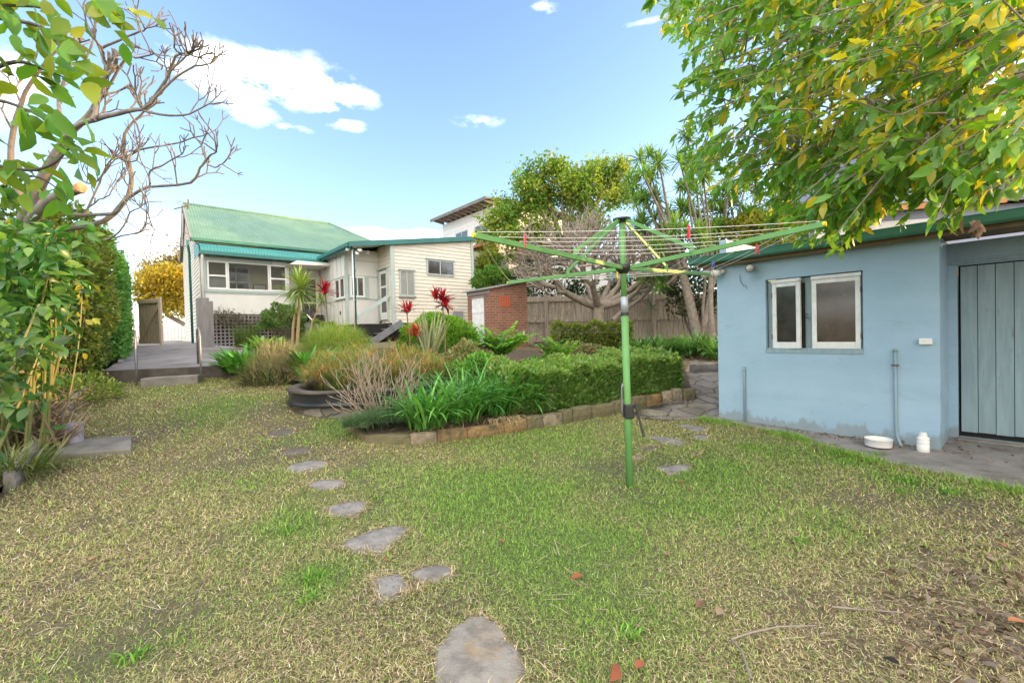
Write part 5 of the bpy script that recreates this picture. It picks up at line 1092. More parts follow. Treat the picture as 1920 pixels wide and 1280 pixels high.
leafball('rounded_shrub', 'rounded dull green shrub before the lattice beside the dragon tree', W(530, 612, 13.2), .62, .5, .62, 2600, (.06, .11), [(.10, .2, .05), (.14, .25, .07), (.08, .15, .05), (.2, .25, .1)], 'shrub')
# yuccas, cordylines
def rosette(c, n, L, w, cols, el=(-.4, 1.5), droop=(.1, .7), fold=.25, k=4, tip=None):
    return ribbons(np.repeat(np.array([c]), n, 0)+rng.normal(size=(n, 3))*.025, rng.uniform(0, 6.28, n), rng.uniform(*el, n), rng.uniform(L*.7, L, n), w, rng.uniform(*droop, n), pal(n, cols, .18), k, 'leaf', fold, tip)
yu = W(553, 640, 11.6); yu[2] = float(gz(yu[0], yu[1]))
yt = thing('dragon_tree', 'slender yellow green dragon tree with two spiky heads before the verandah', 'plant', yu)
h1, h2 = W(563, 542, 11.6), W(603, 565, 11.4)
CY = [(.32, .42, .07), (.22, .34, .07), (.46, .48, .14), (.14, .25, .06)]
np_mesh('stem', tubes([([yu+np.array([.02, 0, .1]), W(560, 600, 11.6), h1], [.05, .04, .035]), ([yu+np.array([-.12, .05, .1]), W(550, 610, 11.6), W(553, 590, 11.6)], [.045, .035, .03]), ([yu+np.array([.3, -.1, .1]), W(585, 605, 11.4), h2], [.03, .022, .02])], 8), mat('orange_brown_stem', (.34, .23, .13), (.42, .30, .18), 12, .8, .2), yt)
np_mesh('leaf_head', [rosette(h1, 110, .78, .048, CY), rosette(h1-np.array([0, 0, .12]), 50, .7, .035, CY, (-.8, .5), (.4, 1.4)), rosette(h2, 50, .42, .03, CY), rosette(W(553, 588, 11.6), 26, .4, .03, CY)], M_gloss, yt)
CR = [(.34, .012, .035), (.45, .02, .05), (.22, .01, .025), (.50, .05, .07)]
gR2 = 'red cordylines in the centre of the garden'
for px_, py_, by, Y, s, lab in ((610, 549, 628, 11.2, .40, 'red cordyline against the fibro wall beside the dragon tree'), (763, 585, 650, 10.4, .38, 'red cordyline in front of the tall narrow window'), (829, 562, 640, 10.6, .40, 'largest red cordyline, a double head under the wide window'), (781, 628, 660, 9.6, .34, 'lowest red cordyline, orange red among the striped flax')):
    h_ = W(px_, py_, Y); p = np.array([h_[0]+.03, h_[1], float(gz(h_[0], h_[1]))])
    t_ = thing('cordyline', lab, 'plant', p, group=gR2)
    np_mesh('stem', tubes([([p, (p+h_)/2+np.array([.03, 0, 0]), h_], .016)], 7), M_bark2, t_)
    cols = CR if py_ != 628 else [(.50, .06, .03), (.42, .03, .04), (.55, .13, .05)]
    hs = [rosette(h_, 40, s, .06, cols, (.1, 1.5), (.2, 1.2))]
    if py_ == 562: hs += [rosette(h_-np.array([-.05, 0, .17]), 34, s*.95, .06, cols, (-.2, 1.3), (.3, 1.3)), rosette(h_+np.array([-.15, 0, .02]), 24, s*.9, .06, cols, (.3, 1.5))]
    np_mesh('leaf_head', hs, M_gloss, t_)
c = W(806, 655, 9.5); c[2] = .95
n = 46; b_ = disc(n, c, .14)
plant('flax', 'striped grey green flax with tall sword leaves', 'flax', [ribbons(b_, out_az(b_, c, .5), rng.uniform(1.1, 1.54, n), rng.uniform(.6, 1.2, n), rng.uniform(.035, .055, n), rng.uniform(.0, .45, n), pal(n, [(.25, .30, .19), (.16, .22, .12), (.40, .41, .29), (.12, .17, .09)], .15), 6, 'strap', .35)], M_gloss)
c = W(822, 632, 12.6); c[2] = 1.12
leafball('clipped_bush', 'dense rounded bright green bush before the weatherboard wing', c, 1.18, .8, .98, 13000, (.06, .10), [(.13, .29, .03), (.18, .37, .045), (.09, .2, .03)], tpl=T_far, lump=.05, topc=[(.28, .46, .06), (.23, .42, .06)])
c = W(880, 668, 9.2); c[2] = .75
leafball('hydrangea', 'faded hydrangea with brown green leaves behind the fern', c, .55, .5, .55, 2200, (.06, .11), [(.25, .27, .10), (.34, .26, .16), (.16, .26, .08), (.40, .31, .19)], 'shrub')
c = W(905, 690, 8.5); c[2] = .5
leafball('leafy_groundcover', 'bright green leafy shrub under the arching fern', c, .70, .45, .58, 3200, (.05, .10), [(.15, .36, .06), (.11, .27, .05), (.23, .45, .09)], 'shrub', tpl=T_oval)
c = W(830, 705, 8.3); c[2] = .42
leafball('mixed_weeds', 'tangled pale green weeds between the pond and the agapanthus', c, .55, .4, .5, 1900, (.05, .11), [(.20, .30, .10), (.32, .34, .15), (.14, .23, .07)], 'shrub', tpl=T_long)
def fern(px_, py_, Y, z, s, n, lab):
    c = W(px_, py_, Y); c[2] = z; chs = []; stems = []
    for i in range(n):
        a = rng.uniform(0, 6.28); L = s*rng.uniform(.65, 1.1); e0 = rng.uniform(.95, 1.5); dr = rng.uniform(.5, 1.4); m_ = 22; sg = L/m_; p = c+np.array([math.cos(a), math.sin(a), 0])*.05; pts = []
        for j in range(m_): e = e0-dr*(j/m_)**1.3; p = p+np.array([math.cos(a)*math.cos(e), math.sin(a)*math.cos(e), math.sin(e)])*sg; pts.append(p)
        pts = np.array(pts); stems.append((pts[::3], np.linspace(.006, .002, len(pts[::3]))))
        js = np.arange(3, m_); wl = np.sin(np.pi*np.clip((js-1)/(m_), 0, 1)**.8)*L*.26+.02
        for sd_ in (-1, 1):
            chs.append(ribbons(pts[js], np.full(len(js), a+sd_*1.15), rng.normal(.05, .15, len(js)), wl, .052*s/.7, rng.uniform(.2, .7, len(js)), pal(len(js), [(.17, .42, .05), (.24, .50, .08), (.13, .32, .045)], .15), 3, 'leaf'))
    t_ = thing('fern', lab, 'fern', c); np_mesh('frond', chs, M_leaf, t_); np_mesh('stalk', tubes(stems, 4), M_cane, t_)
fern(935, 672, 9.6, .95, .95, 34, 'large bright green fern in front of the brick outhouse')
fern(1050, 690, 9.9, .82, .65, 26, 'smaller bright fern behind the low hedge')
c = W(1040, 690, 10.4); c[2] = .55
leafball('fern_undergrowth', 'leafy green undergrowth around the smaller fern', c, .6, .4, .45, 1900, (.05, .10), [(.15, .36, .06), (.11, .26, .05), (.22, .43, .09)], 'shrub', tpl=T_oval)
# planting in front of the fence
a_, c_ = W(1038, 655, 13.6), W(1185, 655, 13.3)
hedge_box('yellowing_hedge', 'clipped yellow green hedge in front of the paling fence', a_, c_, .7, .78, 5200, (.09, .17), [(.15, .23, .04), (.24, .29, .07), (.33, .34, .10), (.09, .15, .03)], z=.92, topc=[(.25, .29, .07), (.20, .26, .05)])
gI = 'strap leaved clumps in the fence bed'
for i, (px_, Y, s, lab) in enumerate(((1205, 12.6, .75, 'strap leaved clump just past the pole in the fence bed'), (1232, 12.2, .85, 'blue green strap clump at the middle of the fence bed'), (1262, 12.4, .75, 'loose strap clump below the leaning grey trunk'), (1292, 12.0, .85, 'dark strap clump beside the leaning grey trunk'), (1322, 11.8, .95, 'tall strap clump close to the shed corner'), (1345, 11.4, .9, 'strap clump half hidden by the shed corner'))):
    p = W(px_, 670, Y); p[2] = float(gz(p[0], p[1]))+.03
    strap_clump('strap_clump', lab, 'plant', p, .34, 130, (.5*s, .95*s), (.035, .055), [(.09, .24, .07), (.14, .31, .09), (.22, .38, .12), (.07, .17, .045)], (.6, 1.5), (.3, 1.6), dead=50, group=gI, fold=.3, k=5)
c = W(1085, 672, 12.4); c[2] = .72
leafball('brown_undergrowth', 'brown and green low shrubs at the foot of the yellowing hedge', c, 1.1, .4, .42, 1700, (.06, .12), [(.22, .27, .10), (.36, .26, .16), (.14, .2, .08)], 'shrub')
n = 700; b_ = np.column_stack([rng.uniform(1.3, 6, n), rng.uniform(11.2, 13.5, n)]); b_ = np.column_stack([b_, gz(b_[:, 0], b_[:, 1])+.07])
o = np_mesh('bed_litter', [leaves(T_far, b_, rdir(n)*np.array([1, 1, .2]), rng.uniform(.06, .14, n), pal(n, [(.2, .13, .09), (.28, .19, .13), (.14, .1, .07)], .2))], M_dry); tag(o, 'brown dead leaves under the strap clumps of the fence bed', 'leaf litter', kind='stuff')
for px_, by, hy, Y in ((1221, 600, 578, 15.4),):
    h_ = W(px_, hy, Y); p = np.array([h_[0]+.1, h_[1], 1.05]); t_ = thing('spiky_sapling', 'young spiky sapling on a thin stem against the fence', 'plant', p)
    np_mesh('stem', tubes([([p, h_], .015)], 6), M_bark, t_); np_mesh('leaf_head', [rosette(h_, 34, .55, .03, [(.10, .19, .05), (.17, .24, .08)])], M_gloss, t_)
# ------------------------------------------------------------------ trees
def poly3(pts, Y, jit=.0):
    Ys = np.linspace(*Y, len(pts)) if isinstance(Y, tuple) else [Y]*len(pts)
    return [W(x, y, Yi) for (x, y), Yi in zip(pts, Ys)]
def smooth(P, k=3):
    P = np.array(P, float); n = len(P); t = np.arange(n); q = np.linspace(0, n-1, (n-1)*k+1); out = []
    for s in q:
        i = min(int(s), n-2); u = s-i; p0, p1, p2, p3 = P[max(i-1, 0)], P[i], P[i+1], P[min(i+2, n-1)]
        out.append(.5*((2*p1)+(-p0+p2)*u+(2*p0-5*p1+4*p2-p3)*u*u+(-p0+3*p1-3*p2+p3)*u**3))
    return np.array(out)
# bare frangipani over the side bed
ft = W(28, 445, 6.0); ftb = np.array([ft[0]-.25, 6.0, float(gz(ft[0], 6.))])
fr = thing('bare_frangipani', 'leafless pale frangipani with stubby upturned branches over the side bed', 'tree', ftb)
limbs = [([(30, 442), (75, 345), (124, 259), (172, 210), (195, 157), (198, 118)], (6., 5.6), .085, .022), ([(56, 420), (97, 375), (152, 352)], (6., 5.4), .085, .06), ([(112, 275), (142, 238), (176, 225), (240, 208), (277, 199), (311, 150), (330, 105), (352, 100)], (5.8, 5.0), .05, .014),
         ([(131, 402), (210, 401), (236, 375), (277, 352), (356, 343), (375, 315), (392, 295), (405, 284)], (5.9, 5.2), .034, .013), ([(388, 306), (402, 314), (417, 308)], (5.2, 5.15), .014, .010), ([(120, 430), (195, 414), (240, 367), (246, 319), (232, 277), (240, 240), (270, 210)], (6.1, 6.0), .055, .016),
         ([(281, 350), (282, 322), (300, 311), (341, 289)], (5.5, 5.3), .018, .010), ([(232, 300), (262, 281), (322, 270), (365, 258), (383, 254)], (6., 5.8), .02, .010), ([(262, 206), (319, 217), (355, 214), (391, 194)], (5.4, 5.1), .022, .010),
         ([(311, 150), (322, 132), (352, 106), (362, 100)], (5.2, 5.1), .018, .010), ([(277, 199), (300, 175), (330, 145), (365, 125), (394, 120)], (5.2, 5.0), .022, .011), ([(172, 210), (200, 170), (235, 110), (262, 108), (290, 100)], (5.7, 5.3), .026, .011), ([(190, 90), (225, 75), (262, 60), (275, 53)], (5.6, 5.5), .022, .011),
         ([(195, 450), (225, 435), (244, 398), (266, 388)], (5.5, 5.3), .016, .009), ([(215, 446), (262, 434), (275, 418), (290, 430)], (5.5, 5.3), .014, .009), ([(40, 375), (20, 300), (30, 220), (60, 150), (110, 90)], (6.2, 5.9), .06, .02), ([(124, 259), (110, 200), (120, 150), (160, 110), (180, 60)], (5.8, 5.7), .035, .014),
         ([(176, 225), (185, 180), (192, 150)], (5.5, 5.5), .04, .03), ([(160, 400), (185, 345), (200, 310), (215, 295)], (5.9, 5.8), .02, .010), ([(140, 330), (175, 345), (198, 318), (215, 300)], (5.9, 5.8), .018, .010), ([(240, 208), (262, 250), (255, 300), (232, 300)], (5.6, 5.9), .016, .012), ([(160, 395), (185, 375), (205, 365), (216, 345)], (5.8, 5.7), .014, .009)]
fp = [([ftb, (ftb+ft)/2+np.array([.05, 0, 0]), ft], [.15, .12, .105])]
def stubs(P, r1, lev=2):
    for j in range(len(P)//4, len(P), 2):
        if rng.random() < .70:
            d = unit(P[min(j+1, len(P)-1)]-P[j-1]); s = unit(np.cross(d, rng.normal(size=3)))
            fork(P[j], unit(d*.5+s*.7+np.array([0, 0, .55])), max(r1*1.0, .010), rng.uniform(.10, .22), lev, [1, 2, 2, 3], .55, .85, .14, fp, .86, .12, 2)
for pts, Y, ra, rb in limbs:
    P_ = smooth(poly3(pts, Y)); P_ += rng.normal(size=P_.shape)*.004; fp.append((P_, np.linspace(ra, rb, len(P_))))
    if len(pts) > 3: stubs(P_, rb)
    if ra != .085 or len(pts) > 3:
        d = unit(P_[-1]-P_[-2])
        for q in range(3): fork(P_[-1], unit(d+rng.normal(size=3)*.5+np.array([0, 0, .25])), rb*.95, rng.uniform(.09, .16), 2, [1, 2, 3], .5, .8, .12, fp, .88, .1, 2)
np_mesh('trunk', tubes([(p_, np.maximum(np.asarray(r_)*np.where(np.asarray(r_) < .06, .72, .95), .0045)) for p_, r_ in fp], 8), M_frangi, fr, True)
b = MB(); e1 = W(152, 352, 5.4); d = unit(e1-W(97, 375, 5.7)); b.tube([e1-d*.05, e1+d*.012], .064, 12); b.build('cut_stub', M_cut, fr, local=False)
# the dome shaped frangipani in front of the fence
t0 = W(1124, 618, 15.2); t0[2] = 1.0; t1 = W(1122, 570, 15.2)
fd = thing('dome_frangipani', 'leafless dome shaped frangipani with dense pale twigs before the fence', 'tree', t0)
dp = [([t0, (t0+t1)/2, t1], [.30, .25, .24])]
for (x, y, Y, n_) in ((1062, 548, 14.9, 3), (1100, 530, 15.9, 3), (1112, 538, 14.3, 3), (1158, 538, 15.6, 3), (1182, 556, 14.8, 3), (1140, 540, 16.2, 3), (1200, 530, 15.5, 3), (1045, 540, 15.6, 2)):
    q = W(x, y, Y); m_ = (t1+q)/2+np.array([0, 0, -.10]); dp.append((smooth([t1-np.array([0, 0, .1]), m_, q], 3), np.linspace(.15, .10, 7)))
    d0_ = unit((q-t1)*np.array([1, 1, .8])+np.array([0, 0, .25]))
    for z_ in range(n_): d = unit(d0_+rng.normal(size=3)*np.array([.55, .55, .30])); fork(q, d, .07, .60, 6, [2, 2, 3], .47, .82, .03, dp, .745, .13, 2)
cen = W(1108, 490, 15.2); lim = []
for p_, r_ in dp:
    e_ = np.asarray(p_[-1])-cen; k = (e_[0]/2.8)**2+(e_[1]/2.6)**2+(e_[2]/2.3)**2
    if k < 1.1 and (e_[2]+cen[2] > 2.75 or r_[0] > .06): lim.append((p_, r_))
q = W(1240, 520, 15.); lim.append((smooth([W(1150, 600, 15.), W(1165, 585, 15.), W(1200, 560, 14.9), W(1222, 540, 14.9)], 3), np.linspace(.10, .05, 10)))
np_mesh('trunk', tubes(lim, 5), mat('pinkish_grey_bark', (.37, .31, .255), (.22, .175, .14), 7, .8, .4, .01, 26), fd)
print('dome', len(lim))
# leafy trees: crown clumps around branch ends
def crown_tree(name, label, base, trunk_top, r, clumps, n, size, cols, tpl=T_far, m=None, bark=None, jit=.22, group=None, gaps=.0):
    t_ = thing(name, label, 'tree', base, group=group)
    paths = [([base, (base+trunk_top)/2+rng.normal(size=3)*.08, trunk_top], [r, r*.8, r*.65])]
    chs = []; tot = sum(q[1]**2 for q in clumps)
    for c_, rad in clumps:
        c_ = np.asarray(c_, float); m_ = (trunk_top+c_)/2+np.array([0, 0, .15]); paths.append((smooth([trunk_top, m_, c_], 3), np.linspace(r*.4, r*.09, 7)))
        k = int(n*rad**2/tot); subs = c_+rdir(14)*rad*rng.uniform(.35, .95, (14, 1))*np.array([1, 1, .8])
        for s_ in subs: paths.append(([c_-np.array([0, 0, rad*.3]), (c_+s_)/2, s_], [r*.10, r*.06, r*.02]))
        idx = rng.integers(0, 14, k); P_ = subs[idx]+rng.normal(size=(k, 3))*rad*jit; tint = pal(14, cols, .12)[idx]
        chs.append(leaves(tpl, P_, unit(rdir(k)+np.array([0, 0, -.25])), rng.uniform(*size, k), tint*(1+.18*rng.normal(size=(k, 1))).clip(.5, 1.6)))
    np_mesh('trunk', tubes(paths, 6), bark or M_bark, t_); np_mesh('crown', chs, m or M_leaf, t_); return t_
cl = lambda L, Y: [(W(x, y, Y+rng.normal()*.5), rad) for x, y, rad in L]
b0 = np.array([3.2, 22.5, 1.3])
crown_tree('camphor_tree', 'large spreading green tree with yellow tips behind the white houses', b0, W(1060, 470, 22.5), .3, cl([(1010, 325, .95), (1050, 315, .7), (1090, 330, .8), (1130, 325, .85), (1165, 315, .6), (1150, 345, .8), (985, 365, 1.0), (960, 395, .9), (940, 425, 1.0), (915, 445, .7), (915, 490, .8), (930, 520, .7), (1020, 375, 1.0), (1065, 360, 1.1), (1100, 370, .9), (1178, 362, .6), (1000, 430, 1.1), (1150, 372, .6), (975, 470, .9), (1100, 420, 1.0)], 22.), 21000, (.12, .24), [(.17, .31, .06), (.12, .24, .05), (.26, .36, .07), (.40, .40, .07)], jit=.27)
b0 = W(960, 600, 19.5); b0[2] = 1.2
leafball('dark_shrub', 'dark green shrub rising behind the paling fence', W(1010, 548, 18.6), 2.2, .9, 1.0, 5200, (.10, .2), [(.035, .075, .03), (.05, .10, .04), (.07, .12, .05)], 'shrub', full=True)
leafball('bright_shrub', 'bright green shrub between the weatherboard wing and the outhouse', W(925, 530, 18.4), .85, .7, .6, 2400, (.10, .18), [(.09, .2, .04), (.14, .26, .05)], 'shrub', full=True)
leafball('fence_top_shrub', 'dull green shrub above the fence beside the strap leaved trees', W(1240, 545, 18.2), 2.4, .9, 1.0, 5200, (.10, .2), [(.06, .10, .04), (.09, .13, .05), (.16, .17, .06)], 'shrub', full=True)
leafball('yellow_creeper', 'yellow green creeper heaped beyond the shed roof', W(1415, 448, 13.5), 1.15, .7, .75, 3200, (.09, .17), [(.25, .27, .04), (.16, .22, .04), (.33, .26, .05)], 'creeper', tpl=T_oval, full=True)
leafball('olive_shrub', 'thin olive shrub with orange tips among the strap leaved trees', W(1395, 392, 14.5), 1.5, .8, .75, 2300, (.06, .13), [(.13, .15, .06), (.24, .17, .07), (.10, .12, .05)], 'shrub', full=True, lump=.2)
leafball('shaded_shrub', 'dark ivy like shrub behind the leaning grey trunk', W(1300, 520, 14.9), 1.1, .5, 1.4, 3000, (.08, .16), [(.05, .085, .03), (.08, .12, .04), (.13, .14, .05)], 'shrub', full=True)
# multi stemmed strap leaved trees (dracaena like heads on bare stems)
gD = 'strap leaved trees with spiky heads beyond the shed'
CD2 = [(.17, .34, .07), (.24, .42, .10), (.34, .45, .13), (.13, .25, .06)]
for base_px, Y, heads, r, lab in (((1312, 632), 13.6, [(1200, 300), (1222, 335), (1236, 305), (1190, 345), (1252, 395), (1276, 350), (1240, 440), (1212, 372), (1262, 445), (1228, 410)], .17, 'strap leaved tree with a thick leaning grey trunk and many heads'), ((1335, 630), 13.2, [(1295, 395), (1318, 330), (1340, 375), (1308, 440), (1345, 430), (1275, 305), (1290, 262)], .09, 'strap leaved tree of several thin upright stems'), ((1356, 620), 14.0, [(1372, 385), (1402, 335), (1390, 440), (1430, 420), (1455, 385), (1420, 365), (1362, 345), (1465, 435), (1410, 405)], .10, 'strap leaved tree half hidden behind the shed')):
    p0 = W(*base_px, Y); p0[2] = float(gz(p0[0], p0[1])); t_ = thing('strap_leaf_tree', lab, 'tree', p0, group=gD)
    hs = [W(x, y, Y+rng.normal()*.7) for x, y in heads]; ps = []; chs = []
    k1_ = W(base_px[0]-24 if r > .15 else base_px[0]-3, 545, Y)
    f1 = W(1268 if r > .15 else base_px[0], 470, Y)
    ps.append((smooth([p0, k1_, f1], 4), np.linspace(r, r*.6, 9)))
    if r > .15: ps.append((smooth([p0, W(1330, 560, Y), W(1345, 500, Y)], 4), np.linspace(.11, .05, 9))); ps.append((smooth([p0+np.array([.15, 0, 0]), W(1318, 580, Y), W(1322, 520, Y), W(1310, 440, Y)], 3), np.linspace(.06, .03, 10)))
    hs += [W(x+rng.normal()*22, y+rng.uniform(5, 95), Y+rng.normal()*.7) for x, y in heads]
    for h_ in hs:
        s_ = k1_*(.4)+f1*.6+rng.normal(size=3)*.1; m_ = (s_+h_)/2+np.array([rng.normal()*.15, 0, -.3]); ps.append((smooth([s_, m_, h_], 4), np.linspace(r*.33+.012, .022, 9)))
        chs.append(rosette(h_, 80, rng.uniform(.42, .6), .044, CD2, (-.7, 1.5), (.1, .8)))
        if rng.random() < .75: chs.append(rosette(h_+rng.uniform(-.32, .32, 3), 60, .42, .04, CD2, (-.5, 1.5), (.1, .8)))
    np_mesh('trunk', tubes(ps, 7), M_bark, t_, True); np_mesh('crown', chs, M_gloss, t_)
# trees past the cottage on the drive side
crown_tree('golden_tree', 'golden leaved tree catching the sun past the picket fence', np.array([-19.5, 29, 1.4]), W(312, 590, 29), .2, cl([(290, 530, 1.0), (320, 515, .9), (340, 545, 1.0), (305, 560, 1.0), (275, 555, .8), (350, 515, .8), (330, 575, .9), (280, 520, .7)], 28.5), 5200, (.16, .3), [(.50, .34, .03), (.40, .30, .03), (.58, .44, .08), (.26, .24, .03)], jit=.3)
crown_tree('dusky_tree', 'dusky thin crowned tree behind the golden one', np.array([-20.5, 34, 1.4]), W(325, 560, 34), .2, cl([(300, 505, 1.3), (330, 498, 1.3), (352, 505, 1.2), (285, 515, .8), (345, 530, 1.)], 33.5), 5200, (.16, .30), [(.24, .19, .14), (.30, .23, .15), (.18, .19, .10)], jit=.32)
# tall clipped boundary hedge and the bushes in front of it
hd = thing('boundary_hedge', 'tall clipped dark green hedge with rounded top beside the drive', 'hedge', hw(-2.6, -3, 1))
n = 26000; u = rng.uniform(-5.2, 1.2, n); f_ = rng.random(n); v = np.where(f_ < .5, 0, rng.uniform(0, 1.7, n)); H_ = 3.15
ang = np.clip(rng.random(n), 0, 1); z = np.where(f_ < .5, rng.random(n)*2.55, 2.55+.6*np.sin(np.pi*np.clip(.12+v/1.7*.88, 0, 1)**.55)); z = np.where(f_ > .86, rng.random(n)*3, z); u = np.where(f_ > .86, -5.2, u)
v = v+np.where((z > 2.3), (z-2.3)**2*.4*(v < .3), 0)
P_ = np.array([0., 0, 0])+H0+dA*(-2.02-v)[:, None]+dB*u[:, None]+rng.normal(size=(n, 3))*.07+(.07*np.sin(u*3.1)*np.sin(z*2.7))[:, None]*dA
P_[:, 2] = 1.12+(u+5.2)*.05+z*(1.05)
np_mesh('foliage', [leaves(T_far, P_, unit(rdir(n)+dA*.5+np.array([0, 0, .2])), rng.uniform(.06, .12, n), pal(n, [(.11, .28, .06), (.15, .34, .075), (.075, .19, .045), (.20, .38, .09)], .22))], M_leaf, hd)
b = MB(); b.prism([hw(-2.25, -5, .9), hw(-2.25, 1.1, .9), hw(-2.4, 1.1, 3.7), hw(-2.4, -5, 3.6)], dA*-1.2); b.build('shade_core', M_inner, hd, local=False)
leafball('hedge_shrub', 'duller olive hedge shrub with yellow patches between the side bushes and tall hedge', W(128, 560, 9.4), .78, .8, 1.6, 8500, (.06, .11), [(.11, .19, .05), (.15, .22, .06), (.19, .22, .06), (.08, .14, .04)], 'shrub', full=True)
leafball('hedge_shrub', 'leafy green hedge shrub under the frangipani limbs, nearest the clipped hedge', W(75, 520, 8.6), 1.3, .8, 1.6, 6000, (.08, .15), [(.08, .15, .035), (.05, .10, .03), (.15, .19, .04)], 'shrub', full=True)
# big leaved canes of the side bed
def cane_bush(name, label, specs, cols, size, lpc, tpl=T_broad, caner=.018):
    base0 = specs[0][0]; t_ = thing(name, label, 'shrub', base0); ps = []; chs = []
    for p, q in specs:
        p = np.asarray(p); q = np.asarray(q); m_ = p*.5+q*.5+np.r_[rng.normal(size=2)*.08, .1]; P_ = smooth([p, m_, q], 5); ps.append((P_, np.linspace(caner, .007, len(P_))))
        k = lpc; j = np.clip((rng.beta(2.8, .8, k)*len(P_)).astype(int), 2, len(P_)-1); pos = P_[j]+rng.normal(size=(k, 3))*.05; a = rng.uniform(0, 6.28, k)
        ax_ = np.column_stack([np.cos(a), np.sin(a), rng.uniform(-1.3, .7, k)]); s_ = rng.uniform(*size, k)
        st = pos+unit(ax_)*.05; chs.append(leaves(tpl, st, ax_, s_, pal(k, cols, .16), upj=.8))
    np_mesh('cane', tubes(ps, 7), M_cane, t_, True); np_mesh('foliage', chs, M_gloss, t_, True); return t_
def gp(x, y): return G(x, y)
sp = []
for i in range(46):
    x0 = rng.uniform(-40, 85); p = W(x0, 800, rng.uniform(5.3, 6.2)); p[2] = float(gz(p[0], p[1])); q = W(min(x0+rng.uniform(-10, 80), 165), rng.uniform(420, 600), rng.uniform(4.6, 6.0)); sp.append((p, q))
cane_bush('broadleaf_bush', 'tall bush of green canes with broad glossy leaves beside the lawn', sp, [(.055, .19, .035), (.08, .24, .045), (.04, .13, .03), (.15, .29, .05), (.07, .17, .04)], (.10, .20), 44)
sp = []
for i in range(15):
    x0 = rng.uniform(-90, 40); p = W(x0, 830, rng.uniform(3.8, 4.6)); p[0] -= .5; p[2] = float(gz(p[0], p[1])); q = W(x0+rng.uniform(-20, 60), rng.uniform(560, 760), rng.uniform(3.6, 4.6)); sp.append((p, q))
cane_bush('broadleaf_bush', 'lower dark bush with large leathery leaves at the picture edge', sp, [(.05, .14, .035), (.07, .18, .04), (.04, .10, .03), (.12, .22, .05)], (.11, .19), 22)
sp = []
for i in range(15):
    x0 = rng.uniform(-60, 130); p = W(x0, 760, rng.uniform(5.8, 7.2)); p[2] = float(gz(p[0], p[1])); q = W(x0+rng.uniform(-20, 50), rng.uniform(420, 700), rng.uniform(5.6, 7.2)); sp.append((p, q))
cane_bush('yellow_bush', 'yellow green bush glowing in low sun under the frangipani', sp, [(.22, .27, .03), (.32, .31, .03), (.15, .22, .03), (.42, .34, .05)], (.08, .15), 60, T_oval, .012)
# dry canes and straps at the foot of the side bed
dc = []; 
for i in range(150):
    x0 = rng.uniform(-10, 120); p = W(x0, 800-(x0 > 70)*30, rng.uniform(5.6, 6.6)); p[2] = float(gz(p[0], p[1]))+rng.uniform(0, .1); d = unit(np.array([rng.normal()*.5+.25, rng.normal()*.5, rng.uniform(.3, 1.2)])); L = rng.uniform(.3, .75); dc.append(([p, p+d*L*.5, p+d*L+np.array([0, 0, -.05])], [.014, .012, .007]))
n = 700; x0 = rng.uniform(-30, 125, n); b_ = np.array([W(a, 800-(a > 70)*40, y) for a, y in zip(x0, rng.uniform(5.7, 6.9, n))]); b_[:, 2] = gz(b_[:, 0], b_[:, 1])+rng.random(n)*.42
t_ = thing('dry_canes', 'heap of dry canes and brown straps at the foot of the broad leaved bush', 'dry stalks', b_.mean(0))
np_mesh('cane', tubes(dc, 6), mat('dry_cane', (.42, .33, .22), (.26, .19, .12), 12, .8, .2), t_)
np_mesh('dry_blade', [ribbons(b_, rng.normal(-.3, 1.2, n), rng.uniform(-.2, .9, n), rng.uniform(.2, .42, n), .018, rng.uniform(.3, 1.6, n), pal(n, [(.36, .25, .15), (.26, .18, .10), (.46, .36, .22)], .2), 4, 'strap')], M_dry, t_)
gW = 'weedy tufts spilling over the edging'
for px_, py_, r, L, cols, lab in ((175, 705, .35, .55, CGRN, 'bright strappy tuft spilling towards the yard steps'), (150, 740, .35, .5, [(.14, .2, .06), (.2, .22, .08), (.09, .16, .04)], 'pale weedy tuft hanging over the edging blocks'), (55, 905, .3, .4, [(.14, .2, .05), (.24, .25, .09), (.09, .15, .04)], 'weedy tuft beside the concrete slab'), (30, 905, .35, .45, [(.14, .2, .05), (.3, .27, .12), (.09, .15, .04)], 'grassy tuft with dry stalks at the picture edge'), (195, 655, .3, .45, CYG, 'green tuft at the foot of the clipped hedge')):
    c = G(px_, py_)+np.array([-.25, .1, .05]); strap_clump('weed_tuft', lab, 'weeds', c, r, 130, (L*.5, L*1.2), (.012, .024), cols, (.5, 1.5), (.5, 1.8), dead=50, fold=.2, k=5, group=gW)
leafball('weed_mat', 'low leafy weeds over the edging blocks', G(150, 770)+np.array([-.3, .1, .18]), .55, .9, .42, 1900, (.04, .08), [(.11, .2, .04), (.16, .24, .06), (.08, .14, .03)], 'weeds')
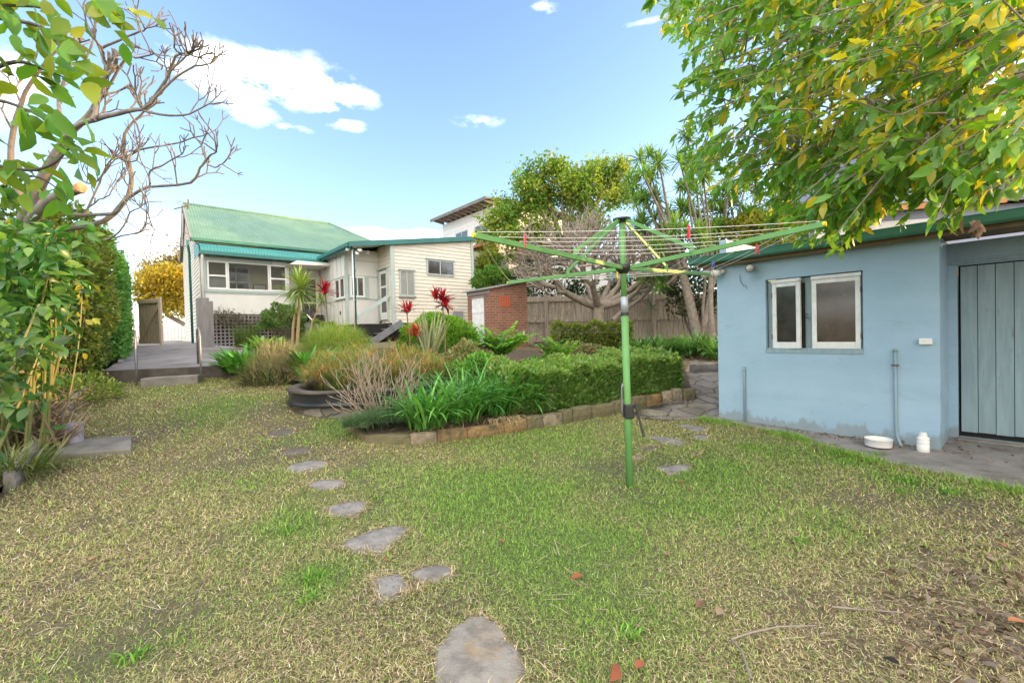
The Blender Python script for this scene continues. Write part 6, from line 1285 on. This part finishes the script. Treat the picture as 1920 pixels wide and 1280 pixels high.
# near branch reaching into the upper corner of the view
root = W(-420, 60, 2.1); nb_ = thing('oval_leaf_tree', 'young tree whose branch of oval green leaves reaches in close overhead', 'tree', np.array([root[0]-.5, root[1]-.25, 0]))
ps = []; chs = []
root = W(-420, 60, 2.1)
for pts, Y in (([(-420, 60), (-120, 30), (60, 45), (110, 85), (150, 120)], (2.1, 1.75)), ([(-120, 30), (60, -60), (170, -10), (225, 30)], (2., 1.9)), ([(-420, 60), (-150, 260), (20, 315), (95, 310), (140, 265)], (2.1, 1.9)), ([(-150, 260), (-30, 190), (60, 210), (120, 240)], (2., 1.8)), ([(-150, 200), (10, 120), (80, 130), (130, 150)], (2.05, 2.1)), ([(-120, 30), (20, 10), (100, 20)], (2., 2.2)), ([(-200, 300), (-20, 350), (60, 330), (110, 355)], (2.2, 2.3))):
    P_ = smooth(poly3(pts, Y), 5); ps.append((P_, np.linspace(.012, .0025, len(P_)))); L = len(P_)
    k = 26; j = rng.integers(L//3, L, k); a = rng.uniform(0, 6.28, k); tang = unit(P_[-1]-P_[0])
    ax_ = tang*.6+rdir(k)*.8+np.array([0, 0, -.55]); chs.append(leaves(T_oval, P_[j]+rng.normal(size=(k, 3))*.05, ax_, rng.uniform(.07, .135, k), pal(k, [(.10, .26, .03), (.14, .30, .03), (.07, .19, .03), (.30, .33, .03), (.20, .30, .03)], .15), upj=.9))
np_mesh('trunk', tubes([(smooth([np.array([root[0]-.5, root[1]-.25, -.02]), np.array([root[0]-.42, root[1]-.2, 1.5]), root, root+np.array([-.1, 0, 1.3])], 4), np.linspace(.07, .02, 13))], 8), M_bark, nb_, True)
np_mesh('twig', tubes(ps, 6), mat('dark_twig', (.06, .05, .045), (.09, .07, .06), 20, .8, .1), nb_); np_mesh('foliage', chs, M_leaf, nb_, True)
# the big lobed leaf tree over the shed and lawn
bt0 = np.array([6.4, 1.3, -.05]); bt1 = np.array([5.9, 1.5, 3.4])
bg_ = thing('overhanging_tree', 'large tree with lobed glossy leaves hanging over the blue shed', 'tree', bt0)
ps = [(smooth([bt0, bt0*.5+bt1*.5+np.array([.1, 0, 0]), bt1], 4), np.linspace(.26, .17, 9))]
ENV = [(1195, -40), (1240, 30), (1285, 60), (1300, 120), (1290, 175), (1275, 225), (1265, 262), (1300, 305), (1335, 312), (1385, 345), (1420, 355), (1450, 395), (1500, 415), (1540, 440), (1590, 440), (1640, 415), (1690, 395), (1750, 375), (1820, 385), (1870, 360), (1960, 330), (2300, 290), (2700, -500), (1150, -500)]
EX, EY = np.array(ENV).T
def env_ok(x, y): return pip(np.array([x]), np.array([y]), ENV)[0]
limb_ends = [((1420, 60), 4.6), ((1500, 200), 4.3), ((1640, 120), 3.6), ((1560, 330), 3.9), ((1750, 260), 3.0), ((1720, 0), 3.2), ((1850, 120), 3.1), ((1400, 220), 4.7), ((1560, -150), 4.2), ((1350, -150), 4.6), ((1900, -200), 3.2), ((1660, 360), 3.6), ((1860, 340), 3.2), ((1340, 120), 4.9)]
LE = [W(x, y, Y) for (x, y), Y in limb_ends]
for e_ in LE:
    m_ = bt1*.5+e_*.5+np.array([.1, .2, .35]); ps.append((smooth([bt1, m_, e_], 5), np.linspace(.075, .005, 11)))
LEa = np.array(LE); chs = []
cols_ = [(.11, .28, .035), (.17, .38, .05), (.065, .18, .035), (.27, .44, .05), (.10, .23, .05)]
cnt = 0
while cnt < 900:
    vis = cnt < 800
    x, y = (rng.uniform(1190, 1960), rng.uniform(-60, 455)) if vis else (rng.uniform(1230, 2600), rng.uniform(-480, 380))
    if not env_ok(x, y): continue
    cnt += 1
    f_ = np.clip((x-1230)/700, 0, 1.6); d0 = 4.2-2.1*min(f_, 1.); Y = rng.uniform(d0, d0+1.5) if y > 250 else rng.uniform(d0-.1, d0+2.2)
    c_ = W(x, y, max(Y, 1.5)); e_ = LEa[np.argmin(((LEa-c_)**2).sum(1))]
    dirn = unit(c_-e_*.6-bt1*.4); dirn = unit(dirn+np.array([0, 0, -.35])+rng.normal(size=3)*.25); L = rng.uniform(.25, .5); s_ = c_-dirn*L*.6
    tp = np.array([s_, s_+dirn*L*.5+np.array([0, 0, .02]), s_+dirn*L]); 
    if vis: ps.append((smooth([e_*.25+s_*.75+np.array([0, 0, .04]), s_, tp[2]], 3), np.linspace(.009, .003, 7)))
    k = 13; u = rng.random(k)[:, None]; pos = tp[0]*(1-u)+tp[2]*u
    ax_ = dirn*.75+rdir(k)*.75+np.array([0, 0, -.35]); tint = pal(1, cols_, .1)
    cc = np.where((rng.random(k) < (.34 if (x > 1480 and y < 300) else .08))[:, None], pal(k, [(.58, .46, .03), (.46, .42, .04), (.38, .40, .05)], .15), tint*.55+pal(k, cols_, .15)*.45)  # yellowing leaves, more where the sun glows: that glow put into leaf colour
    tp_ = [T_wavy, T_lobe, T_wavy][cnt % 3] if vis else T_oval
    chs.append(leaves(tp_, pos, ax_, rng.uniform(.085, .16, k), cc, upj=.9))
np_mesh('trunk', tubes(ps, 6), M_bark, bg_); np_mesh('crown', chs, M_gloss2, bg_, True)
for (x, y, Y, s_) in ((1808, 440, 3.0, .085), (1826, 452, 3.0, .11), (1843, 436, 3.0, .08)):
    pass
n = 9; o = np_mesh('dead_leaf_cluster', [leaves(T_oval, np.repeat([W(1822, 418, 3.0)], n, 0)+rng.normal(size=(n, 3))*.025, rdir(n)*.5+np.array([0, 0, -1.]), rng.uniform(.07, .12, n), pal(n, [(.22, .15, .11), (.30, .22, .17), (.16, .11, .08)], .1), upj=.9)], M_dry, bg_, True)

# tree added behind the canopy to dapple the sun on the cottage roof
b0 = np.array([16.5, 20.5, 1.3])
crown_tree('tall_shade_tree', 'tall tree added behind the lobed leaves to dapple sun on the cottage roof', b0, b0+np.array([0, 0, 5.]), .3, [(b0+np.array([rng.normal()*1.3, rng.normal()*2.2, rng.uniform(5.2, 9.6)]), rng.uniform(.9, 1.4)) for _ in range(16)], 9000, (.16, .3), [(.10, .2, .04), (.07, .14, .035), (.16, .23, .05)], jit=.3)

# the boundary on the frangipani side: a paling fence and shrubs along it, just out of the frame
sf = thing('side_fence', 'grey paling fence along the back of the side bed', 'fence', (-9.6, 4.5, .1))
b = MB(); plank_panel(b, np.array([-6.2, -2.5, 0]), np.array([-15.2, 10.6, 0]), lambda s: -.1+max(0, s-.4)*1.5, lambda s: 1.85+max(0, s-.4)*1.5, 120, th=.016, gap=.008, jit=.02); b.build('paling', M_timber, sf, local=False)
b = MB(); b.bar(np.array([-6.15, -2.5, 1.5]), np.array([-9.85, 2.9, 1.5]), .045, .085); b.build('rail', M_timber, sf, local=False)
for (x, y, r, h) in ((-6.3, .6, .8, 1.0), (-7.6, 2.4, .9, 1.3), (-8.9, 4.6, 1.0, 1.5), (-10.6, 6.4, 1.1, 1.7)):
    leafball('border_shrub', 'leafy green border shrub in front of the side fence', np.array([x, y, float(gz(x, y))+h*.55]), r, r, h, 2600, (.08, .15), [(.08, .19, .04), (.11, .24, .05), (.06, .14, .03)], 'shrub', tpl=T_oval, full=True, group='border shrubs along the side fence')
# ------------------------------------------------------------------ camera, sun and sky
cam = bpy.data.cameras.new('camera'); co = bpy.data.objects.new('camera', cam); C.objects.link(co); sc.camera = co
cam.sensor_width = 36; cam.lens = 36*F/1920; cam.clip_start = .05; cam.clip_end = 3000
co.matrix_world = Matrix(((RT[0], UP[0], -FW[0], 0), (RT[1], UP[1], -FW[1], 0), (RT[2], UP[2], -FW[2], CZ), (0, 0, 0, 1)))
SUN_EL, SUN_AZ = R(11), math.atan2(1, .12)      # azimuth from +Y towards +X
sd = Vector((math.cos(SUN_EL)*math.sin(SUN_AZ), math.cos(SUN_EL)*math.cos(SUN_AZ), math.sin(SUN_EL)))
su = bpy.data.lights.new('sun', 'SUN'); su.energy = SUN_E; su.angle = R(.55); su.color = (1, .60, .22)
so = bpy.data.objects.new('sun', su); C.objects.link(so); so.rotation_euler = sd.to_track_quat('Z', 'Y').to_euler(); so.location = (30, 4, 20)
w = bpy.data.worlds.new('World'); sc.world = w; w.use_nodes = True; nt = w.node_tree
bg = nt.nodes['Background']; sky = N(nt, 'ShaderNodeTexSky', sky_type='NISHITA'); sky.sun_disc = False
sky.sun_elevation = SUN_EL; sky.sun_rotation = SUN_AZ; sky.air_density = AIR; sky.dust_density = DUST; sky.ozone_density = OZ; sky.altitude = 0
tc = N(nt, 'ShaderNodeTexCoord'); sp = N(nt, 'ShaderNodeSeparateXYZ'); nt.links.new(tc.outputs['Generated'], sp.inputs[0])
def mth(op, a, b_=None, c_=None):
    m = N(nt, 'ShaderNodeMath', operation=op)
    for i, v in enumerate((a, b_, c_)):
        if v is None: continue
        if isinstance(v, (int, float)): m.inputs[i].default_value = v
        else: nt.links.new(v, m.inputs[i])
    return m.outputs[0]
az = mth('ARCTAN2', sp.outputs[0], sp.outputs[1]); el = mth('ARCSINE', sp.outputs[2])
cv = N(nt, 'ShaderNodeCombineXYZ'); nt.links.new(mth('MULTIPLY', az, 1.), cv.inputs[0]); nt.links.new(mth('MULTIPLY', el, 2.2), cv.inputs[1])
fb = noise(nt, cv.outputs[0], 13, 10, .60); fb2 = noise(nt, cv.outputs[0], 4.2, 6, .55)
mask = None
def azel(x, y): d = unit(ray(x, y)); return math.atan2(d[0], d[1]), math.asin(d[2])
for (x, y, rx, ry, s) in ((420, 135, 82, 44, 1.), (555, 152, 85, 40, .95), (650, 178, 45, 22, .75), (468, 214, 48, 18, .7), (600, 190, 60, 18, .6), (900, 228, 50, 12, .33), (650, 235, 40, 12, .4), (540, 240, 40, 10, .4),
                          (735, 448, 120, 18, .62), (300, 470, 70, 50, .85), (20, 170, 60, 60, .8), (1022, 15, 26, 14, .42), (1215, 40, 50, 8, .28)):
    a0, e0 = azel(x, y); a1, _ = azel(x+rx, y); _, e1 = azel(x, y-ry)
    u = mth('DIVIDE', mth('SUBTRACT', az, a0), abs(a1-a0)); v = mth('DIVIDE', mth('SUBTRACT', el, e0), abs(e1-e0))
    q = mth('MULTIPLY', mth('POWER', 2.718, mth('MULTIPLY', mth('ADD', mth('MULTIPLY', u, u), mth('MULTIPLY', v, v)), -.9)), s)
    mask = q if mask is None else mth('MAXIMUM', mask, q)
cl = mth('MULTIPLY', mask, mth('ADD', mth('MULTIPLY', fb, 4.4), -1.45))
cl = ramp(nt, mth('MULTIPLY', cl, 1.), [(.10, (0, 0, 0)), (.45, (.38, .38, .38)), (1.0, (1, 1, 1))])
col = mixc(nt, 1., sky.outputs[0], SKYT, 'MULTIPLY')
col = mixc(nt, cl, col, CLOUD)
# unseen cloud sheet behind and above the camera, added as fill light
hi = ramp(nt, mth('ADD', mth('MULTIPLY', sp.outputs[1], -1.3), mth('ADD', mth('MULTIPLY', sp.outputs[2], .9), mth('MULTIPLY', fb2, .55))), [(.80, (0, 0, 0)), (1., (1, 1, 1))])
col = mixc(nt, hi, col, FILL_CLOUD)
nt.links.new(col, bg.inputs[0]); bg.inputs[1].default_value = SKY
sc.view_settings.view_transform = 'Standard'; sc.view_settings.look = 'None'; sc.view_settings.exposure = EXPO; sc.view_settings.gamma = 1
sc.cycles.max_bounces = 6; sc.cycles.transparent_max_bounces = 12; sc.cycles.caustics_reflective = False; sc.cycles.caustics_refractive = False
sc.cycles.use_denoising = True
